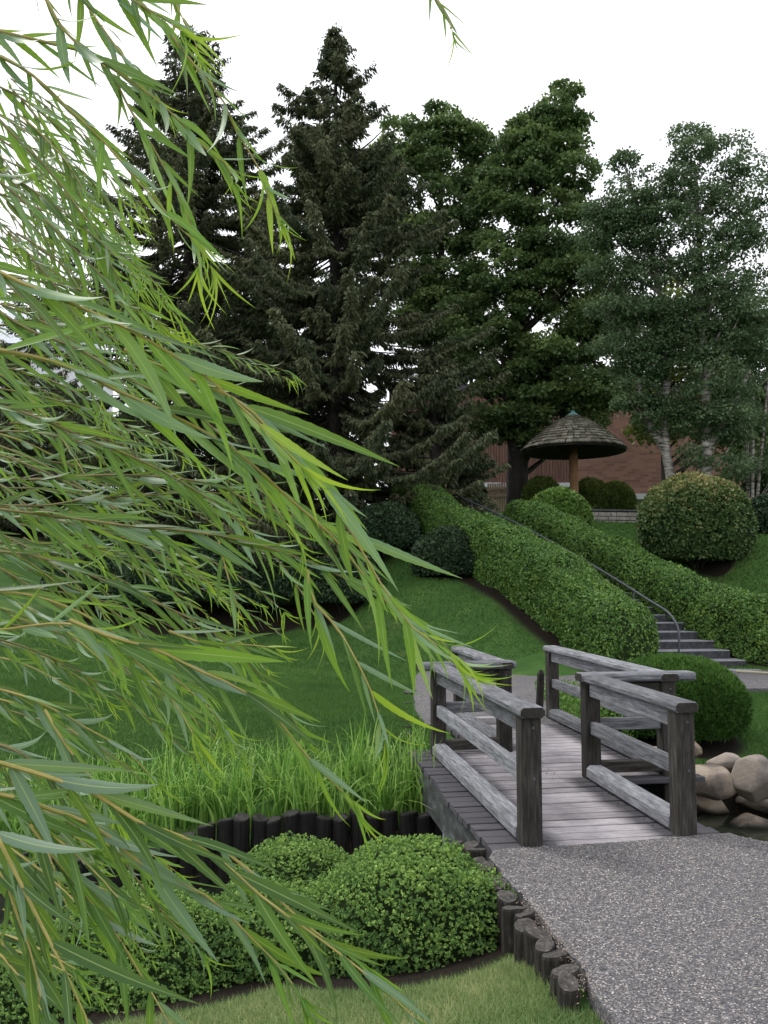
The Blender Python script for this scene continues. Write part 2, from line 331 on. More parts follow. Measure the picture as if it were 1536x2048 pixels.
CP += [(4, 1, -.06), (4, 3, -.15), (-.2, 4.1, -.27), (-1.2, 4.1, -.36), (-3, 3.8, -.5), (0, 2.5, -.14), (-2, 2, -.3), (-6, 3, -.6), (-1.3, 5.3, -.6), (.1, 5.2, -.55), (-3, 5.2, -.75), (.75, 3.3, -.05), (.6, 4.3, -.2), (.45, 5, -.45),
       (0, 0, -.1), (-4, 0, -.3), (-12, 0, -.4), (12, 0, -.2), (3.5, 4.6, -.35), (6, 3, -.3), (-12, 5, -.7),
       (-1, 7.6, -.52), (.2, 7.7, -.45), (-2.4, 7.3, -.68), (-4, 8, -.75), (-8, 9, -.75), (-1, 8.8, -.12), (.2, 8.7, -.1), (.3, 9.8, -.03), (-4, 9.8, -.25), (-8, 11, -.3),
       (-1, 12, 0), (.2, 13, -.03), (.3, 15.5, -.03), (-3, 16, .12), (-3.2, 20, .42), (-6, 20, .5), (-12, 20, .7), (-12, 12, -.2), (-7, 15, 0),
       (1.4, 11, -.06), (1.4, 14, -.06), (2.2, 10.4, -.08), (3.5, 14, -.06), (3.5, 12.9, -.06), (6, 14, -.06), (6, 15.3, -.06), (9, 14, -.06), (4, 15.4, -.05),
       (3.2, 10.1, -.38), (4.4, 10, -.42), (5.5, 12.4, -.07), (6.2, 10.2, -.35), (10, 12, -.02), (9, 9.5, -.45), (12, 11, -.2),
       (2, 15.7, .0), (1, 17, .3), (9.2, 15.6, .05), (12, 15.5, .2), (9.3, 20, 2.35), (9, 17.5, 1.2), (12, 17, .9), (8, 20, 2.15), (7, 24, 3.2), (11, 24, 3.3), (12, 20, 2.4), (5.5, 24.3, 3.35),
       (6, 27, 3.55), (9, 27, 3.5), (12, 27, 3.5), (4.7, 30, 4.1), (2, 30, 4.2), (6, 33, 4.2), (2, 27, 3.95), (0, 28, 3.9), (-3, 25, 2.2), (-1, 23.5, 2.1), (-8, 26, 2.4), (-12, 25, 2.3), (-8, 31, 3.8), (-12, 33, 4), (10, 33, 4), (13, 34, 4),
       (1.4, 19.4, 1.6), (-.8, 20, .95)]
for s in (1, 3, 5, 7, 8.6):
    for off, k, d in ((-.4, 1, -.12), (1.9, 1, -.12), (-2.1, .93, -.2)):
        p = side(s, off); CP.append((p[0], p[1], p[2] * k + d))
for s in (2, 4): p = side(s, 3.6); CP.append((p[0], p[1], p[2] * .95))
CP = np.array(CP)
def U(r2): return r2 * np.log(np.maximum(r2, 1e-9))
def fit():
    P = CP[:, :2]; n = len(P); K = U(((P[:, None] - P[None]) ** 2).sum(-1)) + np.eye(n) * 1.2
    A = np.zeros((n + 3, n + 3)); A[:n, :n] = K; A[:n, n] = 1; A[:n, n + 1:] = P; A[n, :n] = 1; A[n + 1:, :n] = P.T
    return np.linalg.solve(A, np.r_[CP[:, 2], 0, 0, 0])
CW = fit()
WZ = -.90
CH = np.array([(-30, 3.2), (-12, 4.4), (-5, 5.5), (-3, 5.8), (-1.5, 5.95), (0, 5.75), (.5, 5.45), (1.2, 5.5), (2.3, 5.72), (2.9, 5.3), (5, 4.6), (9, 3.0), (30, -5),
               (30, 6), (12, 8.4), (9, 8.8), (5, 9.15), (3.6, 9.45), (2.7, 9.3), (1.8, 8.6), (1.0, 7.45), (.45, 7.32), (-1.3, 7.22), (-2.4, 7.02), (-4, 7.4), (-8, 8.3), (-30, 12)])
def sdf(X, Y):                          # signed distance to the stream outline, positive inside
    d = np.full(X.shape, 1e9); ins = np.zeros(X.shape, bool); n = len(CH)
    for i in range(n):
        a = CH[i]; b = CH[(i + 1) % n]; e = b - a; t = np.clip(((X - a[0]) * e[0] + (Y - a[1]) * e[1]) / (e @ e), 0, 1)
        d = np.minimum(d, np.hypot(X - a[0] - e[0] * t, Y - a[1] - e[1] * t))
        c = (a[1] > Y) != (b[1] > Y); ins ^= c & (X < (b[0] - a[0]) * (Y - a[1]) / ((b[1] - a[1]) or 1e-9) + a[0])
    return np.where(ins, d, -d)
def land(X, Y):
    X = np.atleast_1d(np.asarray(X, float)); Y = np.atleast_1d(np.asarray(Y, float)); x = np.clip(X, -13, 13); y = np.clip(Y, -1, 34)
    r = CW[-3] + CW[-2] * x + CW[-1] * y
    for i in range(len(CP)): r = r + CW[i] * U((x - CP[i, 0]) ** 2 + (y - CP[i, 1]) ** 2)
    return r
def H(X, Y):
    h = land(X, Y); s = sdf(np.atleast_1d(X), np.atleast_1d(Y)); k = np.clip(s / .16, 0, 1); k = k * k * (3 - 2 * k)
    return h * (1 - k) + (-1.35) * k
def h1(x, y): return float(land(x, y)[0])

HEDL = [side(s, -.78) for s in (-.35, .8, 2, 3.5, 5, 6.5, 8, 9)]
HEDR = [side(s, 2.12) for s in (.5, 1.2, 2, 3.5, 5, 6.5, 7.6)]
HEDR = [np.array([10.8, 14.7, 0]), np.array([8.9, 15.45, 0])] + HEDR
SOILS = [(-.6, 5.2, .65), (.1, 4.75, .75), (-1.2, 4.75, .8), (-1.9, 4.4, .8), (-.6, 4.95, .7), (1.4, 19.6, .6), (-1, 23.5, 3.2), (-2.6, 21, 1.4), (-1.2, 20.6, 1.2), (-4, 21, 1.4), (-5.4, 21, 1.4), (-6.5, 21.5, 1.5), (8, 20, .45), (3.6, 10.6, .85), (4.8, 29.5, 1.2), (-2.5, 26, 3.0)]
def soilmask(X, Y):
    m = np.zeros(np.shape(X))
    for x, y, r in SOILS: m = np.maximum(m, np.clip(1.5 - np.hypot(X - x, (Y - y)) / r, 0, 1))
    for Hd in (HEDL, HEDR):
        for a, b in zip(Hd[:-1], Hd[1:]):
            e = b[:2] - a[:2]; t = np.clip(((X - a[0]) * e[0] + (Y - a[1]) * e[1]) / (e @ e), 0, 1)
            m = np.maximum(m, np.clip(1.32 - np.hypot(X - a[0] - e[0] * t, Y - a[1] - e[1] * t) / 1.1, 0, 1))
    m = np.maximum(m, np.clip((Y - 26) / 2, 0, .9) * (X < 4))
    return m
def lines(a, b, c, d, fine, coarse):
    L = [a, a * .6, a * .35] if a < b else []
    return np.array(sorted(set([round(v, 3) for v in ([-400, -200, -100, -60, -40, -25] + list(np.arange(c, b, coarse)) + list(np.arange(b, d, fine)) + [])])))
gx = np.unique(np.round(np.r_[-400, -200, -100, -60, -40, -26, np.arange(-20, -5, .5), np.arange(-5, 6, .12), np.arange(6, 20, .4), 26, 40, 60, 100, 200, 400], 3))
gy = np.unique(np.round(np.r_[-300, -100, -40, -15, np.arange(-6, 2.5, .6), np.arange(2.5, 10.4, .10), np.arange(10.4, 28, .3), np.arange(28, 46, 1), 60, 90, 150, 300, 600], 3))
GX, GY = np.meshgrid(gx, gy); gh = H(GX.ravel(), GY.ravel())
nx, ny = len(gx), len(gy); I = np.arange(nx * ny).reshape(ny, nx)
Q = np.stack([I[:-1, :-1].ravel(), I[:-1, 1:].ravel(), I[1:, 1:].ravel(), I[1:, :-1].ravel()], 1)
mesh('ground', np.c_[GX.ravel(), GY.ravel(), gh], Q, GROUND, tint=np.maximum(soilmask(GX.ravel(), GY.ravel()), (sdf(GX.ravel(), GY.ravel()) > -.05) * 1.0), smooth=True, kind='structure')
mesh('water', [(-60, 0, WZ), (60, -6, WZ), (60, 14, WZ), (-60, 16, WZ)], [(0, 1, 2, 3)], WATER, kind='structure')

# ------------------------------------------------------------------ paths
def sheet(name, poly, z, mat, drop=.12, wob=.012):
    P = []
    for a, b in zip(poly, poly[1:] + poly[:1]):
        a = np.array(a, float); b = np.array(b, float); n = max(1, int(np.linalg.norm(b - a) / .08))
        if np.linalg.norm(b - a) > 6: n = 4
        for i in range(n): P.append(a + (b - a) * i / n + rng.normal(size=2) * wob * (1 if i else .3))
    n = len(P); V = [(x, y, z) for x, y in P] + [(x, y, z - drop) for x, y in P]
    return mesh(name, V, [tuple(range(n))] + [(i, n + i, n + (i + 1) % n, (i + 1) % n) for i in range(n)], mat, kind='structure')
NP = [(.86, -3), (.86, 3.27), (.84, 3.5), (.84, 3.72), (.79, 4.0), (.75, 4.3), (.69, 4.6), (.66, 4.85), (.62, 5.05), (.66, 5.18), (.78, 5.24), (.98, 5.27), (1.5, 5.36), (1.94, 5.47), (2.25, 5.54), (2.5, 5.2), (3.0, 4.85), (4.2, 4.2), (6, 3.2), (9, 1.5), (9, -3)]
NP = NP[::-1]
sheet('path', NP, .012, ASPH, .5)
FP = [(.47, 9.7), (.40, 10.6), (.42, 12), (.5, 14), (.62, 15.05), (1.1, 15.45), (3.0, 15.55), (5.2, 15.55), (9, 15.2), (14, 14.6), (14, 12.4), (9, 12.75), (5.6, 12.85), (4.2, 12.9), (3.0, 12.6), (2.45, 11.8), (2.2, 10.9), (2.15, 9.7)]
sheet('path', FP[::-1], 0.0, ASPH, .15)
ed = [np.array([6.3 + i * .5, 15.0 - i * .32 - .02 * i * i, .03]) for i in range(8)]
mesh('path_kerb', *tube(ed, .018, 6), CREAM, kind='structure')
# pebbles proud of the surface, near path
def in_poly(X, Y, P):
    ins = np.zeros(X.shape, bool)
    for i in range(len(P)):
        a = P[i]; b = P[(i + 1) % len(P)]; c = (a[1] > Y) != (b[1] > Y); ins ^= c & (X < (b[0] - a[0]) * (Y - a[1]) / ((b[1] - a[1]) or 1e-9) + a[0])
    return ins
def octas(C, r):
    n = len(C); D = np.array([(1, 0, 0), (0, 1, 0), (-1, 0, 0), (0, -1, 0), (0, 0, .55)]); a = rng.uniform(0, 6.3, n)
    S = np.stack([r * rng.uniform(.7, 1.3, n), r * rng.uniform(.5, 1, n), r], 1)
    L = D[None] * S[:, None]; X = L[..., 0] * np.cos(a)[:, None] - L[..., 1] * np.sin(a)[:, None]; Y = L[..., 0] * np.sin(a)[:, None] + L[..., 1] * np.cos(a)[:, None]
    V = np.stack([X, Y, L[..., 2]], -1) + C[:, None]; fi = np.array([(0, 1, 4), (1, 2, 4), (2, 3, 4), (3, 0, 4)])
    return V.reshape(-1, 3), (fi[None] + 5 * np.arange(n)[:, None, None]).reshape(-1, 3)
X = rng.uniform(.6, 2.9, 42000); Y = 2.9 + 2.6 * rng.uniform(0, 1, 42000) ** 1.0; k = in_poly(X, Y, NP); X = X[k]; Y = Y[k]
V, Fc = octas(np.c_[X, Y, np.full(len(X), .0135)], rng.uniform(.0028, .0062, len(X)))
m, t, b = M('pebble', .6, .35); a = N(t, 'Attribute', attribute_name='tint'); r = ramp(t, [(0, (.05, .05, .058)), (.6, (.14, .13, .125)), (.85, (.30, .27, .25)), (1, (.52, .49, .46))]); t.links.new(a.outputs['Fac'], r.inputs[0]); t.links.new(r.outputs[0], b.inputs['Base Color'])
mesh('path_pebbles', V, Fc, m, tint=np.repeat(rng.uniform(0, 1, len(X)), 5), kind='stuff')

# ------------------------------------------------------------------ leaves
def leafbatch(C, D, S, L, W, fold=0.0):
    """diamond leaves: base C, direction D, side S, length L, half width W"""
    L = np.asarray(L)[:, None]; W = np.asarray(W)[:, None]; Nn = np.cross(D, S)
    mid = C + D * L * .45
    V = np.stack([C, mid + S * W + Nn * W * fold, C + D * L, mid - S * W + Nn * W * fold], 1).reshape(-1, 3)
    b = 4 * np.arange(len(C))[:, None]; return V, np.concatenate([b + np.array([[0, 1, 2]]), b + np.array([[0, 2, 3]])])
def foliage_mesh(name, C, D, Nrm, L, W, mat, parent, tint, fold=.25, kind='stuff', label=None):
    D = unit(D); S = unit(np.cross(Nrm, D)); V, Fc = leafbatch(C, D, S, L, W, fold)
    return mesh(name, V, Fc, mat, parent, tint=np.repeat(tint, 4), kind=kind)
def rnd(n): return unit(rng.normal(size=(n, 3)))
def sample(V, Fc, n):
    V = np.asarray(V); T = []
    for q in Fc:
        for i in range(1, len(q) - 1): T.append((q[0], q[i], q[i + 1]))
    T = np.array(T); A = V[T[:, 0]]; B = V[T[:, 1]] - A; C = V[T[:, 2]] - A; X = np.cross(B, C); ar = np.linalg.norm(X, axis=1)
    i = rng.choice(len(T), n, p=ar / ar.sum()); u = rng.uniform(size=(n, 1)); v = rng.uniform(size=(n, 1)); f = (u + v) > 1; u = np.where(f, 1 - u, u); v = np.where(f, 1 - v, v)
    return A[i] + B[i] * u + C[i] * v, unit(X[i])
def sphere(c, r, seg=28, ring=16, lump=.1, ls=2.2, bottom=-.35, top=1.0):
    """mound core: squashed lumpy ball cut off low"""
    V = []
    for i in range(ring + 1):
        ph = math.pi * i / ring
        for k in range(seg):
            th = 2 * math.pi * k / seg; V.append((math.sin(ph) * math.cos(th), math.sin(ph) * math.sin(th), max(math.cos(ph), bottom)))
    V = np.array(V); W_ = np.array(c) + V * np.array(r); n_ = nz(W_, ls / max(.3, min(r))); W_ = W_ + V * np.array(r) * (n_[:, None] * lump)
    Fc = [(i * seg + k, (i + 1) * seg + k, (i + 1) * seg + (k + 1) % seg, i * seg + (k + 1) % seg) for i in range(ring) for k in range(seg)]
    return W_, Fc
def tufts(V, Fc, n, per, L, W, out, spread=.9, up=.25, topbias=0.0):
    """leaf tufts over a surface -> arrays C,D,N,L,W,tint"""
    P, Nn = sample(V, Fc, n); P = P + Nn * (rng.uniform(-.3, 1, (n, 1)) ** 1) * out
    base = np.repeat(rng.uniform(0, 1, n), per); C = np.repeat(P, per, 0); NN = np.repeat(Nn, per, 0); m_ = n * per
    C = C + rnd(m_) * L * .5 * rng.uniform(0, 1, (m_, 1))
    D = unit(NN * .7 + rnd(m_) * spread + np.array([0, 0, up])); Nr = unit(NN * .8 + rnd(m_) * .7 + np.array([0, 0, .5]))
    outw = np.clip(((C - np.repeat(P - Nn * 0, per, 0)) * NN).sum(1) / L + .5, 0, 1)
    ti = .45 * base + .35 * rng.uniform(0, 1, m_) + .15 * outw + topbias * np.clip(NN[:, 2], 0, 1)  # upward-facing leaves lighter: fresh growth, plus top light painted into the tint
    s = rng.uniform(.6, 1.25, m_); return C, D, Nr, L * s, W * s, np.clip(ti, 0, 1)
def shrub(name, label, cat, c, r, mat, n, per=5, L=.03, W=.009, out=.04, lump=.1, ls=2.2, group=None, bottom=-.35, topbias=.15, spread=.9, up=.25, stems=True, shrink=.93):
    z0 = h1(c[0], c[1]); root = thing(name, label, cat, (c[0], c[1], z0), group)
    V, Fc = sphere(c, r, lump=lump, ls=ls, bottom=bottom); cc = np.array(c)
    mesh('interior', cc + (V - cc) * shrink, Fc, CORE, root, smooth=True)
    a = tufts(V, Fc, n, per, L, W, out, spread, up, topbias); foliage_mesh('foliage', a[0], a[1], a[2], a[3], a[4], mat, root, a[5])
    if stems:
        ps = []
        for k in range(7):
            th = k * .9; ps.append(tube([(c[0] + .08 * math.cos(th), c[1] + .08 * math.sin(th), z0 - .1), (c[0] + r[0] * .5 * math.cos(th), c[1] + r[1] * .5 * math.sin(th), c[2])], [.02, .01], 5))
        mesh('stems', *join(ps), BARK, root, kind='stuff')
    return root

# ------------------------------------------------------------------ footbridge
O = np.array([.912, 5.33, 0]); n_ = np.array([.989, .147, 0]); d_ = np.array([-.147, .989, 0]); Z3 = np.array([0, 0, 1.])
def B(u, v, z): return O + n_ * u + d_ * v + Z3 * z
bridge = thing('footbridge', 'weathered grey zigzag timber footbridge with low railings crossing the stream', 'footbridge', tuple(B(.5, 2, 0)))
def part_local(name, c, ax, ay, az, mat, cham=0., parent=bridge, nseg=0, wearf=None):
    """piece whose local X runs along ax, so that grain follows it"""
    hx, hy, hz = (np.linalg.norm(q) for q in (ax, ay, az)); V, Fc = box((0, 0, 0), (hx, 0, 0), (0, hy, 0), (0, 0, hz), cham)
    if nseg:
        rings = []; prof = V[8:16]
        for i in range(nseg + 1): rings += [np.array([-hx + 2 * hx * i / nseg, p[1], p[2]]) for p in prof]
        V = rings; Fc = [(i*8+j, i*8+(j+1) % 8, (i+1)*8+(j+1) % 8, (i+1)*8+j) for i in range(nseg) for j in range(8)] + [tuple(range(8))[::-1], tuple(nseg * 8 + j for j in range(8))]
    V = np.array(V); V = V + nz(V + np.array(c) * 3, 9)[:, None] * np.array([0, .0012, .0012])
    ti = wearf(V) if wearf else None
    me = mesh(name, V, Fc, mat, None, tint=ti)
    from mathutils import Matrix
    X_, Y_, Zz = unit(ax), unit(ay), unit(az)
    if name in ('handrail', 'post'):
        me.data.materials.append(WOODE)
        for q in list(me.data.polygons)[-2:]: q.material_index = 1
    me.parent = parent; lc = np.array(c) - np.array(parent.location)
    me.matrix_local = Matrix(((X_[0], Y_[0], Zz[0], lc[0]), (X_[1], Y_[1], Zz[1], lc[1]), (X_[2], Y_[2], Zz[2], lc[2]), (0, 0, 0, 1)))
    return me
v = -.075
while v < 4.75:
    u0, u1 = (-.27, 1.31) if v < 1.5 else ((-.24, 2.02) if v < 2.87 else (.42, 2.02))
    if 2.87 <= v: ul, ur = .67, 1.77
    wd = R.uniform(.118, .128); u0 += R.uniform(-.012, .012); u1 += R.uniform(-.015, .015)
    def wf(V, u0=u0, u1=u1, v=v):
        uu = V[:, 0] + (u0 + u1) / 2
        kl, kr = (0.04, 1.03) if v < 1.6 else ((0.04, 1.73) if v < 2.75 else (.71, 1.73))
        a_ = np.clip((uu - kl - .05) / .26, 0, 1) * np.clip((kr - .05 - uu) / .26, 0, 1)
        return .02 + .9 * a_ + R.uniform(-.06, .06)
    zt = -.02 + R.uniform(-.0025, .0025)
    part_local('plank', B((u0 + u1) / 2, v + wd / 2, zt), n_ * (u1 - u0) / 2 + Z3 * R.uniform(-.002, .002), d_ * (wd / 2 + .0), Z3 * .02, WOODP, .004, nseg=26, wearf=wf)
    v += wd + R.uniform(.018, .024)
def post(u, v, h=.79): part_local('post', B(u, v, h / 2 - .15), Z3 * (h / 2 + .15), n_ * .064, d_ * .064, WOODV, .008)
def rail(name, a, b, z, hw, hz, mat=WOODR, cham=.006):
    a = np.array(a); b = np.array(b); e = b - a; L = np.linalg.norm(e); e = e / L; A3 = n_ * e[0] + d_ * e[1]; S3 = np.cross(Z3, A3); c = (a + b) / 2
    part_local(name, B(c[0], c[1], z), A3 * L / 2, S3 * hw, Z3 * hz, mat, cham)
P4 = {'nl0': (0, 0), 'nl1': (0, 2.70), 'nr0': (1.06, .06), 'nr1': (1.08, 1.63), 'fl0': (.67, 2.78), 'fl1': (.67, 4.60), 'fr0': (1.76, 1.63), 'fr1': (1.80, 4.55)}
for q in P4.values(): post(*q)
def bay(a, b, ext=(.076, .076), mid=.42):
    a = np.array(P4[a]); b = np.array(P4[b]); e = (b - a) / np.linalg.norm(b - a)
    rail('handrail', a - e * ext[0], b + e * ext[1], .826, .085, .034, WOODR, .020)
    i0, i1 = a + e * .066, b - e * .066
    rail('upper_rail', i0, i1, .733, .032, .055, WOODR); rail('middle_rail', i0, i1, mid, .030, .052)
    rail('kerb', i0, i1, .062, .075, .060, WOODR, .028)
bay('nl0', 'nl1', (.095, .09)); bay('nr0', 'nr1', (.095, .09)); bay('fl0', 'fl1', (.09, .09)); bay('fr0', 'fr1', (.09, .09))
def cross(a, b, ext):
    a = np.array(P4[a]); b = np.array(P4[b]); e = (b - a) / np.linalg.norm(b - a)
    rail('handrail', a - e * ext[0], b + e * ext[1], .832, .085, .036, WOODR, .018)
    i0, i1 = a + e * .066, b - e * .066
    rail('upper_rail', i0, i1, .725, .03, .06, WOODV); rail('middle_rail', i0, i1, .44, .028, .05, WOODR); rail('kerb', i0, i1, .09, .05, .045, WOODV)
cross('nl1', 'fl0', (.22, .10)); cross('nr1', 'fr0', (.10, .24))
def beam(u, v0, v1, z0=-.34, w_=.05): part_local('beam', B(u, (v0 + v1) / 2, (z0 - .043) / 2), d_ * (v1 - v0) / 2, n_ * w_, Z3 * (-.043 - z0) / 2, BEAM, .004)
beam(-.19, -.02, 2.86); beam(1.20, -.02, 1.8); beam(.5, -.02, 4.7); beam(1.93, 1.6, 4.7, -.3)
part_local('end_board', B(.5, -.10, -.16), n_ * .75, d_ * .016, Z3 * .11, BEAM, .003)
for u, v in ((-.12, 1.3), (1.2, 1.4), (.5, 2.8), (1.85, 2.9), (1.85, 4.2)):
    part_local('support_post', B(u, v, -.85), Z3 * .5, n_ * .06, d_ * .06, LOGD, .01)
pv, pf = tube([pt(893, 1632, 7.05) * 1.0, pt(889, 1640, 7.05), pt(889, 1718, 7.05) + np.array([0, 0, -.25])], .016, 8); mesh('drain_pipe', pv, pf, PIPE, bridge)

nl = []
for k in range(34):
    vv = -.012 + k * .1415
    for uu in ((.10, .16, .95, 1.01) if vv < 1.5 else (.76, .82, 1.62, 1.68)):
        nl.append(tube([B(uu + R.uniform(-.01, .01), vv + R.uniform(-.01, .01), -.002), B(uu, vv, .0025)], .0035, 6))
mesh('nail_heads', *join(nl), LOGD, bridge, kind='stuff')
for (u, v) in P4.values():
    for zz in (.42, .73): mesh('bolt', *tube([B(u + .01, v - .062, zz), B(u + .01, v - .071, zz)], .009, 8), METAL, bridge)
# ------------------------------------------------------------------ logs
def log(parent, x, y, top, bot, r, side_m, top_m=None, tilt=.02):
    seg = 12; pa = R.uniform(0, 6); tx, ty = R.gauss(0, tilt), R.gauss(0, tilt); V = []
    rr = [r * (1 + .07 * math.sin(k * 2 * math.pi / seg * 2 + pa) + R.uniform(-.03, .03)) for k in range(seg)]
    for z, s in ((bot, 1.0), (top - .012, 1.0), (top, .93), (top + .002, .5)):
        for k in range(seg):
            a = 2 * math.pi * k / seg; V.append((x + tx * (z - bot) + s * rr[k] * math.cos(a), y + ty * (z - bot) + s * rr[k] * math.sin(a), z + R.uniform(-.003, .003) + .012 * math.cos(a + pa) * (z > bot)))
    Fc = [(i * seg + k, i * seg + (k + 1) % seg, (i + 1) * seg + (k + 1) % seg, (i + 1) * seg + k) for i in range(3) for k in range(seg)] + [tuple(3 * seg + k for k in range(seg))]
    o = mesh('log', V, Fc, side_m, parent)
    if top_m:
        o.data.materials.append(top_m)
        for p in o.data.polygons:
            if p.index >= 2 * seg: p.material_index = 1
    return o
E1 = [(913,1685),(941,1690),(953,1703),(957,1724),(970,1738),(981,1752),(997,1773),(1018,1793),(1028,1820),(1050,1833),(1047,1856),(1076,1866),(1087,1894),(1111,1912),(1126,1948),(1137,1976)]
edg = thing('log_edging', 'stepped row of short weathered log stumps holding the near gravel path', 'log edging', (.65, 4.3, -.1))
for i, (a, b_) in enumerate(E1):
    p = gz(a, b_, .0); r_ = [.05, .058, .062][i % 3] if i != 11 else .07
    g = min(h1(p[0] - .1, p[1]), -.05); log(edg, p[0], p[1], .004 + R.uniform(-.012, .014), g - .35, r_, LOGG, LOGT)
for x, y, zt in ((.36, 5.62, -.40), (.28, 5.70, -.47), (.50, 5.50, -.12), (.42, 5.56, -.3)): log(edg, x, y, zt, -1.2, .06, LOGG, LOGT)
pal = thing('log_retaining_wall', 'curved dark log palisade holding back the iris bed across the stream', 'retaining wall', (-1, 7.25, -.6))
pl = smoothline([(.50, 7.34), (-.4, 7.30), (-1.3, 7.22), (-1.9, 7.10), (-2.5, 7.02), (-3.2, 7.15), (-4.2, 7.45)], 400); dist = 0; last = pl[0]; i = 0
for p in pl:
    if i == 0 or np.linalg.norm(p - last) > .140:
        x = p[0]; zt = -.35 if x > -1.35 else -.35 - min(.28, (-1.35 - x) * .45)
        log(pal, x, p[1], zt + R.uniform(-.03, .02), -1.4, R.uniform(.074, .080), LOGD, LOGD, .015); last = p; i += 1
e3 = thing('log_edging', 'dark log stumps stepping down the left side of the far path by the bridge', 'log edging', (.4, 10, -.2))
for i in range(15):
    f_ = i / 14; x = .40 - .16 * math.sin(f_ * 3.1) * .6 - .1 * f_; y = 12.6 - 4.6 * f_; log(e3, x, y, -.0 - .1 * f_ ** 3 + R.uniform(-.03, .03), -.75, .075, LOGG, LOGT)
for i in range(7): log(e3, .22 - .17 * i, 8.45 + .03 * i + R.uniform(-.03, .03), -.13 - .05 * i + R.uniform(-.02, .02), -.9, .075, LOGD, LOGT)
stk = thing('wooden_stake', 'short leaning dark stake beside the far right bridge post', 'stake', (1.93, 10.2, 0)); 
sv, sf = tube([(1.90, 10.35, -.1), (1.93, 10.33, .5), (1.935, 10.33, .55)], [.05, .045, .02], 7); mesh('stake_shaft', sv, sf, LOGG, stk)

# ------------------------------------------------------------------ boulders
def boulder(px0, px1, py0, py1, zb, label, seed, fl=.8):
    base = gz((px0 + px1) / 2, py1, zb); rx = (px1 - px0) / 2 / F * base[1] * 1.04; ry = rx * fl; c = base + np.array([0, ry * .75, 0]); topz = EYE - (py0 + (py1 - py0) * .0 - 1160) / F * (c[1]); rz = max(.12, (topz - zb) * .62); c[2] = topz - rz
    rs = np.random.default_rng(seed); seg, ring = 40, 24; V = []
    for i in range(ring + 1):
        ph = math.pi * i / ring
        for k in range(seg): th = 2 * math.pi * k / seg; V.append((math.sin(ph) * math.cos(th), math.sin(ph) * math.sin(th), math.cos(ph)))
    V = np.array(V); pw = np.sign(V) * np.abs(V) ** .78; pw *= 1 / np.maximum(1, np.linalg.norm(pw, axis=1, keepdims=True) ** .55); off = rs.normal(size=3) * 9
    V = pw * (1 + .13 * nz(V + off, 1.1)[:, None] + .03 * nz(V + off, 3.5)[:, None])
    for _ in range(9):                   # worn flat facets
        dn = unit(rs.normal(size=3)); hgt = rs.uniform(.62, .92); pr = V @ dn; V = V - np.maximum(0, pr - hgt)[:, None] * dn * .85
    V = c + V * np.array([rx, ry, rz]) + np.c_[np.zeros(len(V)), np.zeros(len(V)), V[:, 0] * rs.uniform(-.1, .1) * rx]
    Fc = [(i * seg + k, (i + 1) * seg + k, (i + 1) * seg + (k + 1) % seg, i * seg + (k + 1) % seg) for i in range(ring) for k in range(seg)]
    o = mesh('boulder', V - c, Fc, ROCK, smooth=True); o.location = c; tag(o, label, 'boulder', 'boulders along the stream edge')
BL = [(1378,1476,1515,1592,-.62,'tan boulder with a flat top behind the near right bridge post'), (1380,1476,1568,1628,-.9,'low pale boulder lying at the waterline right of the bridge post'),
      (1424,1494,1496,1545,-.45,'small grey-brown split rock at the lawn edge above the tan boulder'), (1478,1570,1502,1596,-.6,'large rough brown boulder at the right edge of the photo'),
      (1484,1590,1565,1628,-.85,'smooth cream boulder under the rough brown boulder'), (1474,1560,1612,1664,-.93,'grey pointed rock standing in the water, lowest on the right'),
      (1375,1408,1470,1512,-.4,'small pale rock under the globe shrub'), (1282,1345,1486,1530,-.45,'round pale rock seen between the right railings'),
      (1205,1275,1490,1530,-.5,'half hidden grey rock beneath the middle of the right railing'), (1425,1446,1627,1648,-.93,'tiny wet stone just breaking the water surface'),
      (1225,1325,1560,1600,-.95,'dark flat wet rock in the shadow beneath the bridge'), (1300,1388,1555,1612,-.93,'brown boulder partly behind the near right post')]
for i, q in enumerate(BL): boulder(*q, seed=i + 3)
for i, (x, y, r_) in enumerate([(5.9, 9.1, .4), (6.9, 8.9, .5), (8.2, 8.7, .45)]):
    p0 = 768 + (x - r_) / y * F; p1 = 768 + (x + r_) / y * F; boulder(p0, p1, 1160 + (1.65 + .35) / y * F, 1160 + 2.5 / y * F, -.9, 'boulder beyond the right edge, %s along the bank' % ('nearest', 'middle', 'farthest')[i], 40 + i)

# ------------------------------------------------------------------ stairs, handrail
st = thing('stone_staircase', 'grey stone garden steps curving uphill between two clipped hedges', 'staircase', tuple(SL[0]))
L_t = .36; s = -.36; k = 0; zprev = 0
while s < 8.9:
    a = stair_at(s) if s >= 0 else SL[0] + np.array([.15, -.33, -.15]) * (-s / .36); p = a; z = p[2] if s >= 0 else .01
    th = math.radians(8 + 16 * max(0, s) / 9); ax = np.array([math.cos(th), math.sin(th), 0]); ay = np.array([-math.sin(th), math.cos(th), 0]); c = p + ax * .82 + ay * .25
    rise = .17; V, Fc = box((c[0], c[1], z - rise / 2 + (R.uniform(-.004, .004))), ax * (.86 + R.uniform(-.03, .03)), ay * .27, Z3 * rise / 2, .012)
    V = np.array(V); V = V + nz(V, 7)[:, None] * .008; o = mesh('step', V, Fc, STONE, st); o.data.materials.append(RISER_SHADE)
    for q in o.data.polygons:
        if abs(q.normal.z) < .6: q.material_index = 1  # upright faces take the stone with painted shade
    s += L_t; k += 1
hr = thing('metal_handrail', 'thin grey metal handrail running up beside the left hedge', 'handrail', tuple(SL[0]))
hp = [side(s, .17) + np.array([0, 0, .90]) for s in np.arange(0, 8.2, .4)]
low = side(0, .17); e0 = hp[0] + (hp[0] - hp[1]) * .25
